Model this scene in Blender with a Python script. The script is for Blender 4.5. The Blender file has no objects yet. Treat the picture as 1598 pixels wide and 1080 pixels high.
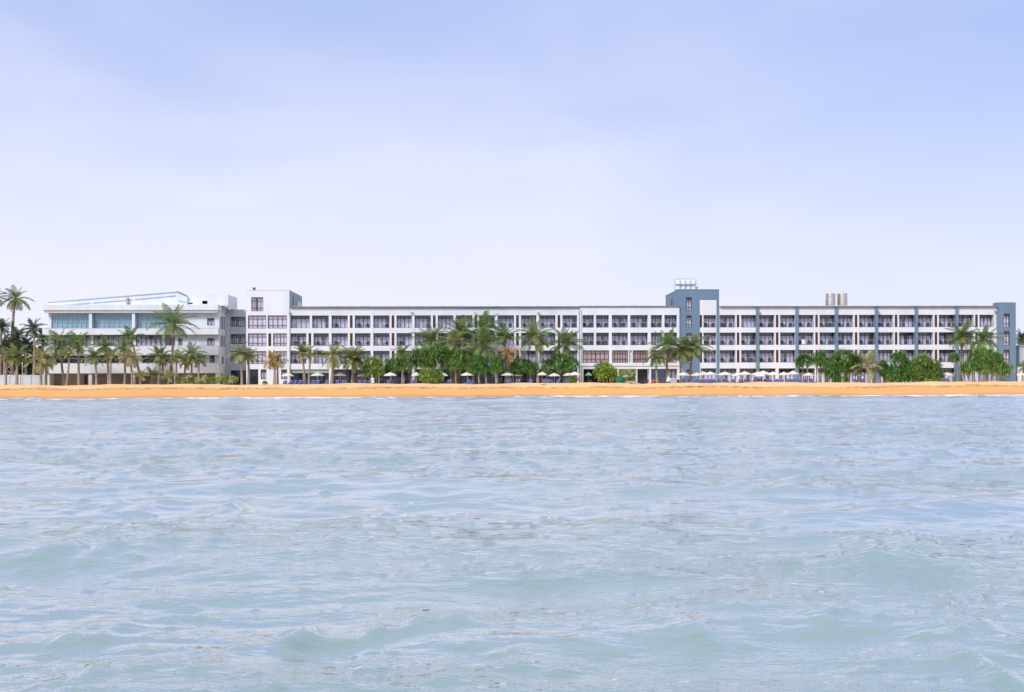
import bpy, math, random
import numpy as np
from mathutils import Vector, Matrix, noise as mnoise
C = bpy.context.scene.collection
SC = bpy.context.scene
PI = math.pi
# ---------------------------------------------------------------- projection constants (photo px -> metres)
F = 1724.0; CX = 799.0; CY = 604.0; ROLL = 0.0032; H = 1.5
D0 = 200.0; TH = math.atan(0.031); CO = math.cos(TH); SI = math.sin(TH)
def unroll(px, py): return px - ROLL*(py-CY), py + ROLL*(px-CX)
def at(px, py, Y):
    px, py = unroll(px, py)
    return (px-CX)*Y/F, H + (CY-py)*Y/F
def U(px, v=0.0, py=560):
    a = (unroll(px, py)[0]-CX)/F
    return (D0*a + a*v*CO + v*SI)/(CO - a*SI)
def ZF(px, py, v=0.0):                       # height of a facade pixel
    u = U(px, v, py); Y = D0 + u*SI + v*CO
    return H + (CY-unroll(px, py)[1])*Y/F
def W(u, v): return u*CO - v*SI, D0 + u*SI + v*CO
def shore(x): return 165.5 + 0.012*x + 3.6*math.sin(x*0.043+1.0) + 1.7*math.sin(x*0.131+0.4) + 0.8*math.sin(x*0.37)
CREST = 181.0
def gz(x, y):
    s = shore(x)
    if y <= s:
        return -(s-y)*0.09
    cr = CREST + 0.5*math.sin(x*0.09) + 0.3*math.sin(x*0.31+2); hc = 2.10+.07*math.sin(x*.19)+.05*math.sin(x*.47+1)+.035*math.sin(x*1.13)
    if y < cr:
        t = (y-s)/(cr-s)
        return hc*(0.70*t + 0.30*t**0.6)
    if y < cr+4: 
        t = (y-cr)/4.0; t = t*t*(3-2*t)
        return hc + (1.75-hc)*t
    return 1.75
# ---------------------------------------------------------------- materials
def lin(c): return tuple(((x/255.0)/12.92 if x/255.0 <= .04045 else ((x/255.0+.055)/1.055)**2.4) for x in c)
def mat(name, col, rough=0.7, var=0.12, scale=1.5, spec=0.3, metal=0.0, bump=0.0, bscale=20.0, trans=0.0, island=0.0, col2=None, streak=False):
    m = bpy.data.materials.new(name); m.use_nodes = True
    nt = m.node_tree; N = nt.nodes; L = nt.links
    b = N['Principled BSDF']; out = N['Material Output']
    b.inputs['Roughness'].default_value = rough; b.inputs['Metallic'].default_value = metal
    b.inputs['Specular IOR Level'].default_value = spec
    tc = N.new('ShaderNodeTexCoord'); geo = N.new('ShaderNodeNewGeometry')
    mp = N.new('ShaderNodeMapping'); L.new(geo.outputs['Position'], mp.inputs['Vector'])
    if streak: mp.inputs['Scale'].default_value = (1.0, 1.0, 0.18)
    no = N.new('ShaderNodeTexNoise'); no.inputs['Scale'].default_value = scale; no.inputs['Detail'].default_value = 5
    L.new(mp.outputs[0], no.inputs['Vector'])
    mx = N.new('ShaderNodeMixRGB')
    c2 = col2 if col2 else tuple(max(0, x*(1-2.2*var)) for x in col)
    mx.inputs['Color1'].default_value = (*col, 1); mx.inputs['Color2'].default_value = (*c2, 1)
    cr = N.new('ShaderNodeMapRange'); cr.inputs['From Min'].default_value = .38; cr.inputs['From Max'].default_value = .72
    L.new(no.outputs['Fac'], cr.inputs['Value']); L.new(cr.outputs[0], mx.inputs['Fac'])
    last = mx.outputs[0]
    if island > 0:
        hs = N.new('ShaderNodeHueSaturation'); ml = N.new('ShaderNodeMapRange')
        ml.inputs['To Min'].default_value = 1-island; ml.inputs['To Max'].default_value = 1+island
        L.new(geo.outputs['Random Per Island'], ml.inputs['Value']); L.new(ml.outputs[0], hs.inputs['Value'])
        ml2 = N.new('ShaderNodeMapRange'); ml2.inputs['To Min'].default_value = .475; ml2.inputs['To Max'].default_value = .52
        oi = N.new('ShaderNodeObjectInfo'); L.new(oi.outputs['Random'], ml2.inputs['Value']); L.new(ml2.outputs[0], hs.inputs['Hue'])
        L.new(last, hs.inputs['Color']); last = hs.outputs[0]
    L.new(last, b.inputs['Base Color'])
    if bump > 0:
        n2 = N.new('ShaderNodeTexNoise'); n2.inputs['Scale'].default_value = bscale; L.new(geo.outputs['Position'], n2.inputs['Vector'])
        bp = N.new('ShaderNodeBump'); bp.inputs['Strength'].default_value = bump; bp.inputs['Distance'].default_value = .05
        L.new(n2.outputs['Fac'], bp.inputs['Height']); L.new(bp.outputs[0], b.inputs['Normal'])
    if trans > 0:
        t = N.new('ShaderNodeBsdfTranslucent'); L.new(last, t.inputs['Color'])
        ms = N.new('ShaderNodeMixShader'); ms.inputs[0].default_value = trans
        L.new(b.outputs[0], ms.inputs[1]); L.new(t.outputs[0], ms.inputs[2]); L.new(ms.outputs[0], out.inputs['Surface'])
    return m
def glass(name, tint, refl=0.1, body=0.25, bodycol=(.2, .22, .28)):
    m = bpy.data.materials.new(name); m.use_nodes = True
    nt = m.node_tree; N = nt.nodes; L = nt.links; N.remove(N['Principled BSDF']); out = N['Material Output']
    tr = N.new('ShaderNodeBsdfTransparent'); tr.inputs[0].default_value = (*tint, 1)
    gl = N.new('ShaderNodeBsdfGlossy'); gl.inputs['Roughness'].default_value = .04; gl.inputs[0].default_value = (.9, .93, 1, 1)
    df = N.new('ShaderNodeBsdfDiffuse'); df.inputs[0].default_value = (*bodycol, 1)
    m1 = N.new('ShaderNodeMixShader'); m1.inputs[0].default_value = body; L.new(tr.outputs[0], m1.inputs[1]); L.new(df.outputs[0], m1.inputs[2])
    lw = N.new('ShaderNodeLayerWeight'); p5 = N.new('ShaderNodeMath'); p5.operation = 'POWER'; L.new(lw.outputs['Facing'], p5.inputs[0]); p5.inputs[1].default_value = 4.5   # symmetric on both faces of the pane
    ad = N.new('ShaderNodeMath'); ad.operation = 'MULTIPLY_ADD'; ad.inputs[1].default_value = .8; ad.inputs[2].default_value = refl; L.new(p5.outputs[0], ad.inputs[0])
    m2 = N.new('ShaderNodeMixShader'); L.new(ad.outputs[0], m2.inputs[0]); L.new(m1.outputs[0], m2.inputs[1]); L.new(gl.outputs[0], m2.inputs[2])
    L.new(m2.outputs[0], out.inputs['Surface'])
    return m
M = {}
M['white'] = mat('white_render', (.70, .735, .80), .75, .05, .5, streak=True)
M['greywhite'] = mat('grey_white_render', (.69, .72, .775), .75, .06, .5, streak=True)
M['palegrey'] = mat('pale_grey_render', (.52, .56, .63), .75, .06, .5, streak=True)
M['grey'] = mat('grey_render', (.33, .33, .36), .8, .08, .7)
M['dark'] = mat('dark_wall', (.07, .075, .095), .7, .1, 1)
M['teal'] = mat('blue_grey_paint', (.148, .225, .325), .7, .06, .6, streak=True)
M['tealside'] = mat('pale_teal_paint', (.26, .38, .43), .6, .06, .6, streak=True)
M['louvre'] = mat('brown_louvre', (.16, .055, .045), .6, .12, 3)
M['frame'] = mat('dark_frame', (.030, .022, .026), .45, .1, 3)
M['redframe'] = mat('red_brown_frame', (.115, .045, .045), .5, .1, 3)
M['roof'] = mat('grey_roof_sheet', (.22, .23, .26), .6, .12, 1)
M['steel'] = mat('brushed_steel', (.60, .56, .52), .35, .1, 4, metal=.85)
M['plastic'] = mat('white_plastic', (.85, .86, .88), .4, .03, 2)
M['railmetal'] = mat('rail_metal', (.42, .42, .46), .4, .05, 3, metal=.3)
M['curtain'] = mat('curtain_cloth', (.80, .77, .90), .9, .03, 1.2)
M['curtaincol'] = mat('blush_curtain_cloth', (.62, .42, .44), .9, .06, 1.2)
M['curtainteal'] = mat('pale_teal_curtain_cloth', (.60, .74, .82), .9, .1, .7)
M['glass'] = glass('window_glass', (.98, .98, 1.0), .05, .03, (.40, .38, .50))
M['glassteal'] = glass('teal_window_glass', (.84, .94, .97), .06, .09, (.25, .42, .50))
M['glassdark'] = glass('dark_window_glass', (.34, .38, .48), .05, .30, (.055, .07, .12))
M['railglass'] = glass('railing_glass', (.97, .97, .99), .0, .02, (.5, .48, .56))
M['sandwood'] = mat('weathered_wood', (.25, .19, .14), .8, .15, 4)
M['trunk'] = mat('palm_trunk_bark', (.36, .30, .26), .9, .2, 3, bump=.5, bscale=6)
M['stem'] = mat('screw_pine_bark', (.38, .33, .29), .9, .2, 3, bump=.5, bscale=6)
M['palm'] = mat('palm_frond_green', (.235, .305, .11), .42, .2, .6, trans=.36, island=.55, col2=(.115, .18, .065))
M['palmdark'] = mat('dark_palm_frond', (.075, .125, .06), .45, .2, .6, trans=.25, island=.3)
M['palmyel'] = mat('yellowing_palm_frond', (.40, .40, .19), .5, .2, .6, trans=.3, island=.45, col2=(.26, .29, .12))
M['palmgold'] = mat('golden_palm_frond', (.55, .37, .14), .6, .2, .6, trans=.28, island=.25, col2=(.30, .22, .07))
M['palmdry'] = mat('dry_palm_frond', (.46, .32, .18), .8, .2, .6, trans=.2, island=.3)
M['pand'] = mat('screw_pine_leaf', (.22, .37, .10), .38, .2, .35, trans=.40, island=.5, col2=(.11, .22, .065))
M['pandlite'] = mat('light_screw_pine_leaf', (.30, .46, .115), .38, .2, .35, trans=.40, island=.5, col2=(.15, .28, .075))
M['shrub'] = mat('yellow_green_leaf', (.26, .42, .05), .5, .25, .8, trans=.3, island=.4, col2=(.11, .21, .03))
M['shrubpale'] = mat('pale_leaf', (.60, .62, .34), .5, .25, .8, trans=.3, island=.35, col2=(.22, .28, .09))
M['darkleaf'] = mat('dark_leaf', (.035, .075, .03), .5, .25, .8, trans=.2, island=.45)
M['canvas'] = mat('white_canvas', (.84, .82, .78), .8, .05, 1.0, trans=.25)
M['canvasgreen'] = mat('dark_green_canvas', (.015, .14, .085), .8, .1, 1.0)
M['canvasmint'] = mat('mint_green_canvas', (.25, .55, .38), .8, .1, 1.0, trans=.2)
M['canvasblue'] = mat('blue_canvas', (.06, .20, .38), .8, .1, 1.0)
M['cushion'] = mat('blue_cushion', (.10, .11, .24), .8, .12, 2.0)
M['cushionlite'] = mat('light_blue_cushion', (.20, .22, .46), .8, .12, 2.0)
M['chair'] = mat('dark_rattan', (.05, .05, .065), .7, .15, 6)
M['red'] = mat('faded_red_paint', (.42, .12, .12), .6, .15, 2)
M['wood'] = mat('pale_wood', (.45, .35, .27), .7, .15, 3)
M['skin'] = mat('skin', (.28, .16, .10), .6, .05, 3)
M['hair'] = mat('hair', (.02, .016, .014), .6, .05, 3)
M['cloth'] = mat('white_cloth', (.80, .79, .78), .85, .05, 3)
M['clothgrey'] = mat('grey_cloth', (.30, .30, .34), .85, .05, 3)
M['clothpink'] = mat('pale_pink_cloth', (.62, .40, .38), .85, .05, 3)
M['rock'] = mat('sea_rock', (.16, .13, .11), .85, .2, 3, bump=.6, bscale=5)
# ---------------------------------------------------------------- mesh builder
class MB:
    def __init__(s): s.v = []; s.f = []
    def quad(s, a, b, c, d): n = len(s.v); s.v += [a, b, c, d]; s.f.append((n, n+1, n+2, n+3))
    def tri(s, a, b, c): n = len(s.v); s.v += [a, b, c]; s.f.append((n, n+1, n+2))
    def box(s, x0, x1, y0, y1, z0, z1):
        n = len(s.v)
        s.v += [(x0,y0,z0),(x1,y0,z0),(x1,y1,z0),(x0,y1,z0),(x0,y0,z1),(x1,y0,z1),(x1,y1,z1),(x0,y1,z1)]
        s.f += [(n,n+3,n+2,n+1),(n+4,n+5,n+6,n+7),(n,n+1,n+5,n+4),(n+1,n+2,n+6,n+5),(n+2,n+3,n+7,n+6),(n+3,n,n+4,n+7)]
        return s
    def prism(s, prof, x0, x1):                # profile of (y,z), extruded along x
        n = len(s.v); k = len(prof)
        s.v += [(x0, a, b) for a, b in prof] + [(x1, a, b) for a, b in prof]
        s.f.append(tuple(range(n, n+k))); s.f.append(tuple(range(n+2*k-1, n+k-1, -1)))
        for i in range(k): j = (i+1) % k; s.f.append((n+j, n+i, n+k+i, n+k+j))
        return s
    def slab(s, prof, y0, y1):                # profile of (x,z), extruded along y
        n = len(s.v); k = len(prof)
        s.v += [(a, y0, b) for a, b in prof] + [(a, y1, b) for a, b in prof]
        s.f.append(tuple(range(n, n+k))); s.f.append(tuple(range(n+2*k-1, n+k-1, -1)))
        for i in range(k): j = (i+1) % k; s.f.append((n+j, n+i, n+k+i, n+k+j))
        return s
    def tube(s, pts, rad, n=7, cap=True):
        pts = [Vector(p) for p in pts]; b = len(s.v)
        for i, p in enumerate(pts):
            d = (pts[min(i+1, len(pts)-1)] - pts[max(i-1, 0)]).normalized()
            a = d.orthogonal().normalized() if abs(d.z) < .2 else Vector((1, 0, 0)) - d*d.x
            a.normalize(); c = d.cross(a); r = rad[i] if hasattr(rad, '__len__') else rad
            for k in range(n):
                q = p + (a*math.cos(2*PI*k/n) + c*math.sin(2*PI*k/n))*r; s.v.append(tuple(q))
        for i in range(len(pts)-1):
            for k in range(n):
                k2 = (k+1) % n; s.f.append((b+i*n+k, b+i*n+k2, b+(i+1)*n+k2, b+(i+1)*n+k))
        if cap:
            s.f.append(tuple(b+k for k in range(n-1, -1, -1))); e = b+(len(pts)-1)*n; s.f.append(tuple(e+k for k in range(n)))
        return s
    def lathe(s, prof, cx=0, cy=0, n=16):
        b = len(s.v)
        for r, z in prof:
            for k in range(n): s.v.append((cx+r*math.cos(2*PI*k/n), cy+r*math.sin(2*PI*k/n), z))
        for i in range(len(prof)-1):
            for k in range(n):
                k2 = (k+1) % n; s.f.append((b+i*n+k, b+i*n+k2, b+(i+1)*n+k2, b+(i+1)*n+k))
        s.f.append(tuple(b+k for k in range(n-1, -1, -1))); e = b+(len(prof)-1)*n; s.f.append(tuple(e+k for k in range(n)))
        return s
    def holes(s, u0, u1, z0, z1, hs, v0, v1):  # a wall sheet with rectangular holes, real thickness
        us = sorted({u0, u1} | {min(max(x, u0), u1) for h in hs for x in h[:2]}); zs = sorted({z0, z1} | {min(max(x, z0), z1) for h in hs for x in h[2:4]})
        def solid(i, j):
            if i < 0 or j < 0 or i >= len(us)-1 or j >= len(zs)-1: return False
            a = (us[i]+us[i+1])/2; b = (zs[j]+zs[j+1])/2
            return not any(h[0] < a < h[1] and h[2] < b < h[3] for h in hs)
        for i in range(len(us)-1):
            for j in range(len(zs)-1):
                if not solid(i, j): continue
                a, b, c, d = us[i], us[i+1], zs[j], zs[j+1]
                s.quad((a,v0,c),(b,v0,c),(b,v0,d),(a,v0,d)); s.quad((b,v1,c),(a,v1,c),(a,v1,d),(b,v1,d))
                if not solid(i-1, j): s.quad((a,v1,c),(a,v0,c),(a,v0,d),(a,v1,d))
                if not solid(i+1, j): s.quad((b,v0,c),(b,v1,c),(b,v1,d),(b,v0,d))
                if not solid(i, j-1): s.quad((a,v1,c),(b,v1,c),(b,v0,c),(a,v0,c))
                if not solid(i, j+1): s.quad((a,v0,d),(b,v0,d),(b,v1,d),(a,v1,d))
        return s
    def mesh(s, name, m, smooth=False, off=(0, 0, 0)):
        me = bpy.data.meshes.new(name)
        me.from_pydata([(x-off[0], y-off[1], z-off[2]) for x, y, z in s.v], [], s.f)
        if m: me.materials.append(m)
        if smooth: me.polygons.foreach_set('use_smooth', [True]*len(me.polygons))
        me.update(); return me
    def build(s, name, m, parent=None, smooth=False, off=(0, 0, 0), loc=(0, 0, 0)):
        return link(name, s.mesh(name, m, smooth, off), parent, loc)
def link(name, me, parent=None, loc=(0, 0, 0), rz=0):
    o = bpy.data.objects.new(name, me); C.objects.link(o); o.location = loc
    if rz: o.rotation_euler = (0, 0, rz)
    if parent: o.parent = parent
    return o
def tag(o, label, cat, group=None, kind=None):
    if label: o['label'] = label
    if cat: o['category'] = cat
    if group: o['group'] = group
    if kind: o['kind'] = kind
    return o
def thing(name, label, cat, loc=(0, 0, 0), rz=0, group=None):
    o = bpy.data.objects.new(name, None); C.objects.link(o); o.location = loc; o.rotation_euler = (0, 0, rz); o.empty_display_size = .2
    return tag(o, label, cat, group)
def dup(root, loc, rz=0, label=None, group=None, sc=None):
    r = root.copy(); C.objects.link(r); r.location = loc; r.rotation_euler = (0, 0, rz)
    if sc: r.scale = (sc, sc, sc)
    if label: r['label'] = label
    if group: r['group'] = group
    for ch in list(root.children):
        c = ch.copy(); C.objects.link(c); c.parent = r
        for g in list(ch.children):
            d = g.copy(); C.objects.link(d); d.parent = c
    return r
ORD = ['first','second','third','fourth','fifth','sixth','seventh','eighth','ninth','tenth','eleventh','twelfth','thirteenth','fourteenth','fifteenth','sixteenth','seventeenth','eighteenth','nineteenth','twentieth','twenty-first','twenty-second','twenty-third','twenty-fourth','twenty-fifth','twenty-sixth','twenty-seventh','twenty-eighth']
# ---------------------------------------------------------------- buildings
G0 = 1.6                                       # foot of the buildings (just under the ground sheet)
rng = random.Random(7)
class Block:
    def __init__(s, name, label, pxa, pxb, v=0.0, cat='hotel building'):
        s.u0 = U(pxa, v); s.u1 = U(pxb, v); s.um = (s.u0+s.u1)/2; s.v = v
        x, y = W(s.um, v); s.root = thing(name, label, cat, (x, y, G0), TH); s.off = (s.um, v, G0); s.wall = MB()
    def part(s, name, mb, m, smooth=False): return mb.build(name, m, s.root, smooth, s.off)
    def put(s, name, me, u, v, z): return link(name, me, s.root, (u-s.um, v-s.v, z-G0))
    def window(s, u0, u1, z0, z1, v, style='balcony', cur=None):
        w = round(u1-u0, 1); h = round(z1-z0, 2)
        o = s.put('window', win_mesh(w, h, style), (u0+u1)/2, v, z0)
        p = link('pane', pane_mesh(w, h, style), o)
        c = curt_mesh(w, h, style, rng.randrange(6) if cur is None else cur)
        if c: link('curtain', c, o)
        return o
    def louvre(s, u0, u1, z0, z1, v=.12):
        return s.put('louvre', louv_mesh(round(u1-u0, 2), round(z1-z0, 2)), (u0+u1)/2, v, z0)
    def railing(s, u0, u1, z, v=.10):
        w = round(u1-u0, 1); o = s.put('railing', rail_mesh(w), (u0+u1)/2, v, z); link('glass_panel', railg_mesh(w), o); return o
_c = {}
def cached(fn):
    def g(*a):
        k = (fn.__name__,)+a
        if k not in _c: _c[k] = fn(*a)
        return _c[k]
    return g
STY = {'balcony': (4, [.77], .09, 'frame', 'glass'), 'face': (4, [.74, .24], .09, 'redframe', 'glass'), 'narrow': (2, [.68, .26], .09, 'redframe', 'glass'),
       'strip': (8, [.66], .10, 'frame', 'glass'), 'wall': (8, [.46], .10, 'railmetal', 'glassteal'), 'shop': (8, [.74], .08, 'frame', 'glassdark'),
       'gallery': (6, [.74, .3], .10, 'redframe', 'glass'), 'door': (4, [.80], .10, 'frame', 'glass'), 'small': (2, [.75], .10, 'frame', 'glass'), 'side': (3, [.8], .10, 'frame', 'glass'), 'darkopen': (5, [], .06, 'frame', 'glassdark')}
@cached
def win_mesh(w, h, st):
    n, tr, b, fm, gm = STY[st]; m = MB(); a = w/2; d = .05
    m.box(-a+.005, -a+b, -d, d, .005, h-.005); m.box(a-b, a-.005, -d, d, .005, h-.005)
    m.box(-a+b, a-b, -d+.004, d-.004, .005, b); m.box(-a+b, a-b, -d+.004, d-.004, h-b, h-.005)
    for i in range(1, n):
        x = -a + w*i/n; k = b*(.62 if (n == 4 and i != 2) else .9)/2; m.box(x-k, x+k, -d+.01, d-.01, b, h-b)
    for t in tr: m.box(-a+b, a-b, -d+.018, d-.018, h*t-b*.42, h*t+b*.42)
    return m.mesh('window', M[fm])
@cached
def pane_mesh(w, h, st):
    m = MB(); m.box(-w/2+.03, w/2-.03, -.006, .006, .03, h-.03); return m.mesh('pane', M[STY[st][4]])
@cached
def curt_mesh(w, h, st, var):
    r = random.Random(hash((w, h, st, var)) if False else int(w*97+h*31+var*7+len(st))); a = w/2-.06; m = MB()
    if st in ('shop', 'darkopen'): return None
    if st == 'wall': spans = [(-a, a)]
    elif st in ('gallery',): spans = [(-a, -a*.05), (a*.02, a)]
    elif var == 0: spans = [(-a, -a*.06), (a*.07, a)]
    elif var == 1: spans = [(-a, a*.52)]
    elif var == 2: spans = [(-a, -.02), (.02, a)]
    elif var == 3: spans = [(-a, -a*.32), (a*.04, a)]
    elif var == 4: spans = [(-a*.97, -a*.02), (a*.02, a*.97)]
    else: spans = [(-a, -a*.02), (a*.40, a)]
    top = h*(.97 if st in ('wall', 'gallery', 'face') else .76)
    for x0, x1 in spans:
        n = max(2, int((x1-x0)/.13)); pts = [(x0+(x1-x0)*i/n, .09+.04*(i % 2)+r.uniform(0, .03)) for i in range(n+1)]
        for i in range(n):
            (p, q), (p2, q2) = pts[i], pts[i+1]; m.quad((p, q, .05), (p2, q2, .05), (p2, q2, top), (p, q, top))
    return m.mesh('curtain', M['curtainteal' if st == 'wall' else 'curtaincol' if st == 'gallery' else 'curtain'])
@cached
def louv_mesh(w, h):
    m = MB(); n = int(h/.11); a = w/2
    m.box(-a+.003, -a+.05, -.05, .05, .003, h-.003); m.box(a-.05, a-.003, -.05, .05, .003, h-.003)
    for i in range(n):
        z = h*(i+.5)/n; m.prism([(-.045, z-.05), (-.035, z-.055), (.045, z+.035), (.035, z+.045)], -a+.05, a-.05)
    m.box(-a+.05, a-.05, .06, .09, .003, h-.003)
    return m.mesh('louvre', M['louvre'])
@cached
def rail_mesh(w):
    m = MB(); a = w/2; m.box(-a+.01, a-.01, -.03, .03, .86, .92)
    for i in range(2): x = -a+.04+(w-.08)*i; m.box(x-.02, x+.02, -.02, .02, 0, .86)
    return m.mesh('railing', M['railmetal'])
@cached
def railg_mesh(w):
    m = MB(); m.box(-w/2+.03, w/2-.03, .022, .034, .06, .84); return m.mesh('glass_panel', M['railglass'])
ROWS = [(12.23, 14.5, 'top'), (9.03, 11.3, 'middle'), (5.83, 8.1, 'lower')]
BAL = []                                       # (wing, row, u0, u1, z, number)
REC = 1.2
def wing_body(b, zr, depth=12.0, lv=((14.55, 15.9), (11.35, 12.18), (8.15, 8.98), (4.84, 5.78)), ground_back=True):
    m = b.wall
    for z0, z1 in lv: m.box(b.u0+.26, b.u1-.26, REC+.004, depth-.3, z0, z1)
    m.box(b.u0, b.u0+.25, REC+.004, depth, G0, zr-.05); m.box(b.u1-.25, b.u1, REC+.004, depth, G0, zr-.05)
    m.box(b.u0+.26, b.u1-.26, depth-.25, depth, 4.8 if not ground_back else G0, zr-.05)
    m.box(b.u0+.27, b.u1-.27, 5.0, 5.15, 5.7 if not ground_back else G0, 14.6)
def roof(b, z, depth=12.0, over=.45, th=.14, ends=(0, 0)):
    m = MB(); m.box(b.u0-ends[0], b.u1+ends[1], -over, depth+.3, z, z+th)
    r = b.part('roof', m, M['roof'])
    g = MB(); r2 = random.Random(int(b.u0*10)+3); u = b.u0+.5
    while u < b.u1-1.6:                         # low ridge caps along the sheet roof
        w = r2.uniform(.7, 2.6); w = min(w, b.u1-.6-u); g.box(u, u+w, .2, 3.0, z+th+.001, z+th+r2.uniform(.04, .13)); u += w+r2.uniform(.3, 1.2)
    o = g.build('ridge_cap', M['palegrey'], r, False, b.off)
    return r
def gutterpipe(b, px, z0, z1, v=-.10):
    u = U(px, v); m = MB(); m.tube([(u, v, z0), (u, v, z1)], .055, 8); b.part('downpipe', m, M['railmetal'], True)
def spotlight(b, px, py):
    u = U(px); z = ZF(px, py); m = MB(); m.box(u-.08, u+.08, -.22, -.003, z, z+.12); m.box(u-.17, u+.17, -.42, -.2, z-.22, z+.06); b.part('spotlight', m, M['grey'])
# ---- long wing
mw = Block('hotel_wing', 'long white hotel wing with brown louvres, between white stair block and pinkish glazed wing', 452.2, 905.2)
bays = [(452.9, 513.2), (517.6, 578.3), (582.7, 642.9), (647.2, 707.6), (712, 772.3), (777, 837.2), (841.7, 900.8)]
hs = []; todo = []
for i, (a, c) in enumerate(bays):
    for r, (z0, z1, nm) in enumerate(ROWS):
        A = (a, a+25.3); B = (a+36.2, c); Lv = (a+28.6, a+32.9)
        if i == 0 and r == 0: A = (a, 483.6); B = (487, c); Lv = None
        for k, (p, q) in enumerate((A, B)):
            hs.append((U(p), U(q), z0, z1)); todo.append((r, i*2+k, U(p), U(q), z0, z1))
        if Lv: hs.append((U(Lv[0]), U(Lv[1]), z0, z1)); mw.louvre(U(Lv[0]), U(Lv[1]), z0, z1)
    hs.append((U(a), U(c), G0, 4.79))
mw.wall.holes(mw.u0, mw.u1, G0, 15.95, hs, 0, REC)
wing_body(mw, 15.95)
mw.part('wall', mw.wall, M['white'])
for r, n, u0, u1, z0, z1 in todo:
    mw.window(u0, u1, z0, z1, REC-.06); mw.railing(u0, u1, z0); BAL.append(('long wing', r, u0, u1, z0, n))
for i, (a, c) in enumerate(bays): mw.window(U(a), U(c), G0+.1, 4.75, REC-.1, 'shop')
roof(mw, 15.95)
m = MB(); m.box(U(452.9)+.01, U(513.2)-.01, .25, .32, 4.14, 4.76); mw.part('valance', m, M['tealside'])
for i, px in enumerate((515.4, 580.5, 645, 709.8, 774.6, 839.4)):
    m = MB(); m.box(U(px)-.24, U(px)+.24, -.05, -.002, G0, 15.2); mw.part('column', m, M['white'])
gutterpipe(mw, 452.8, 1.7, 15.3); gutterpipe(mw, 903.9, 1.7, 15.3)
for px in (451.5+1.5, 643.2, 840.3): spotlight(mw, px, 488)
# ---- pinkish glazed wing
cw = Block('hotel_wing', 'white hotel wing with pinkish glazing above an open passage, left of the blue-grey tower', 905.6, 1060.4, -.25)
top = [(909, 926.9), (930, 950.2), (954.6, 979.9), (983.4, 1010.8), (1015.5, 1033.2), (1036.6, 1056.5)]
low = [(909, 950.2), (955, 980), (987.2, 1010.8), (1015.5, 1056.5)]
hs = []; todo = []
for r in (0, 1):
    z0, z1, _ = ROWS[r]
    for k, (p, q) in enumerate(top): hs.append((U(p), U(q), z0, z1)); todo.append((r, k, U(p), U(q), z0, z1))
for p, q in low: hs.append((U(p), U(q), 5.83, 8.1))
hs.append((U(981.2), U(985.8), 5.83, 8.1))
grd = [(910.2, 963.5), (964.8, 993), (994.2, 1013), (1015.6, 1040), (1042, 1056.5)]
for k, (p, q) in enumerate(grd): hs.append((U(p), U(q), G0 if k < 4 else 3.05, 4.72))
cw.wall.holes(cw.u0, cw.u1, G0, 16.0, hs, -.25, REC)
wing_body(cw, 16.0, ground_back=False)
cw.part('wall', cw.wall, M['white'])
m = MB(); m.box(cw.u0+.02, cw.u1-.02, -.42, -.252, 5.28, 5.80); cw.part('ledge', m, M['white'])
for r, n, u0, u1, z0, z1 in todo:
    cw.window(u0, u1, z0, z1, REC-.06); cw.railing(u0, u1, z0, -.15); BAL.append(('glazed wing', r, u0, u1, z0, n))
for p, q in low: cw.window(U(p), U(q), 5.83, 8.1, .05, 'gallery')
roof(cw, 16.0, over=.5)
m = MB(); a, c = U(981.2), U(985.8); w = c-a            # pierced screen with stacked square marks
m.box(a+.002, c-.002, .02, .1, 5.835, 8.095)
sp = cw.part('pierced_screen', m, M['white'])
m = MB()
for j in range(3):
    z = 6.0+j*.72
    for (x0, x1, z0, z1) in ((.12, .24, 0, .5), (.24, .42, .40, .5), (.24, .36, .2, .3), (.30, .42, 0, .1), (.42, .5, .25, .5)):
        m.box(a+x0*w*2, a+x1*w*2-.01, .003, .019, z+z0, z+z1)
m.build('pattern', M['grey'], sp, False, cw.off)
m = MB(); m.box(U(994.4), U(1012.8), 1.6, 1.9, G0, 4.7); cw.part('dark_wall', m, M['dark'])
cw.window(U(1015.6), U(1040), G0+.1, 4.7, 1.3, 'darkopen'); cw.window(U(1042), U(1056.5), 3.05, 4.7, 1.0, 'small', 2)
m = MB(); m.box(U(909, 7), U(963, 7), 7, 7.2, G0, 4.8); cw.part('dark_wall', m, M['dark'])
gutterpipe(cw, 907.5, 1.7, 15.4, -.35)
# ---- blue-grey tower
tw = Block('stair_tower', 'blue-grey stair tower carrying white tanks, with a white panel and balconies', 1059.3, 1122.6, .05, 'tower')
hs = []; strip = []
for (a, b_) in ((464, 485), (492.5, 511), (520, 539), (547.5, 566.5), (577, 592)):
    h_ = (U(1071.2), U(1080), ZF(1075, b_), ZF(1075, a)); hs.append(h_); strip.append(h_)
nich = (U(1092.2), U(1118.6), 1.7, 17.35); hs.append(nich)
tw.wall.holes(tw.u0, tw.u1, G0, 19.1, hs, .05, .55)
m = tw.wall
m.box(tw.u0, tw.u0+.3, .552, 14, G0, 19.08); m.box(tw.u1-.3, tw.u1, .552, 14, G0, 19.08); m.box(tw.u0+.31, tw.u1-.31, 13.7, 14, G0, 19.08); m.box(tw.u0+.31, tw.u1-.31, .553, 13.69, 18.55, 18.8)
m.box(tw.u0+.31, U(1091), 3.5, 3.7, G0, 18.5)
tw.part('wall', m, M['teal'])
for h_ in strip: tw.window(*h_, .3, 'narrow', 0)
m = MB(); hh = []
for r, (z0, z1, nm) in enumerate(ROWS):
    hh += [(U(1092.4), U(1096.2), z0, z1), (U(1098.2), U(1118.3), z0, z1)]
hh.append((U(1094), U(1118.3), G0, 4.79))
m.holes(nich[0]+.003, nich[1]-.003, 1.7, 17.3, hh, .14, REC+.1); tw.part('panel', m, M['white'])
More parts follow.
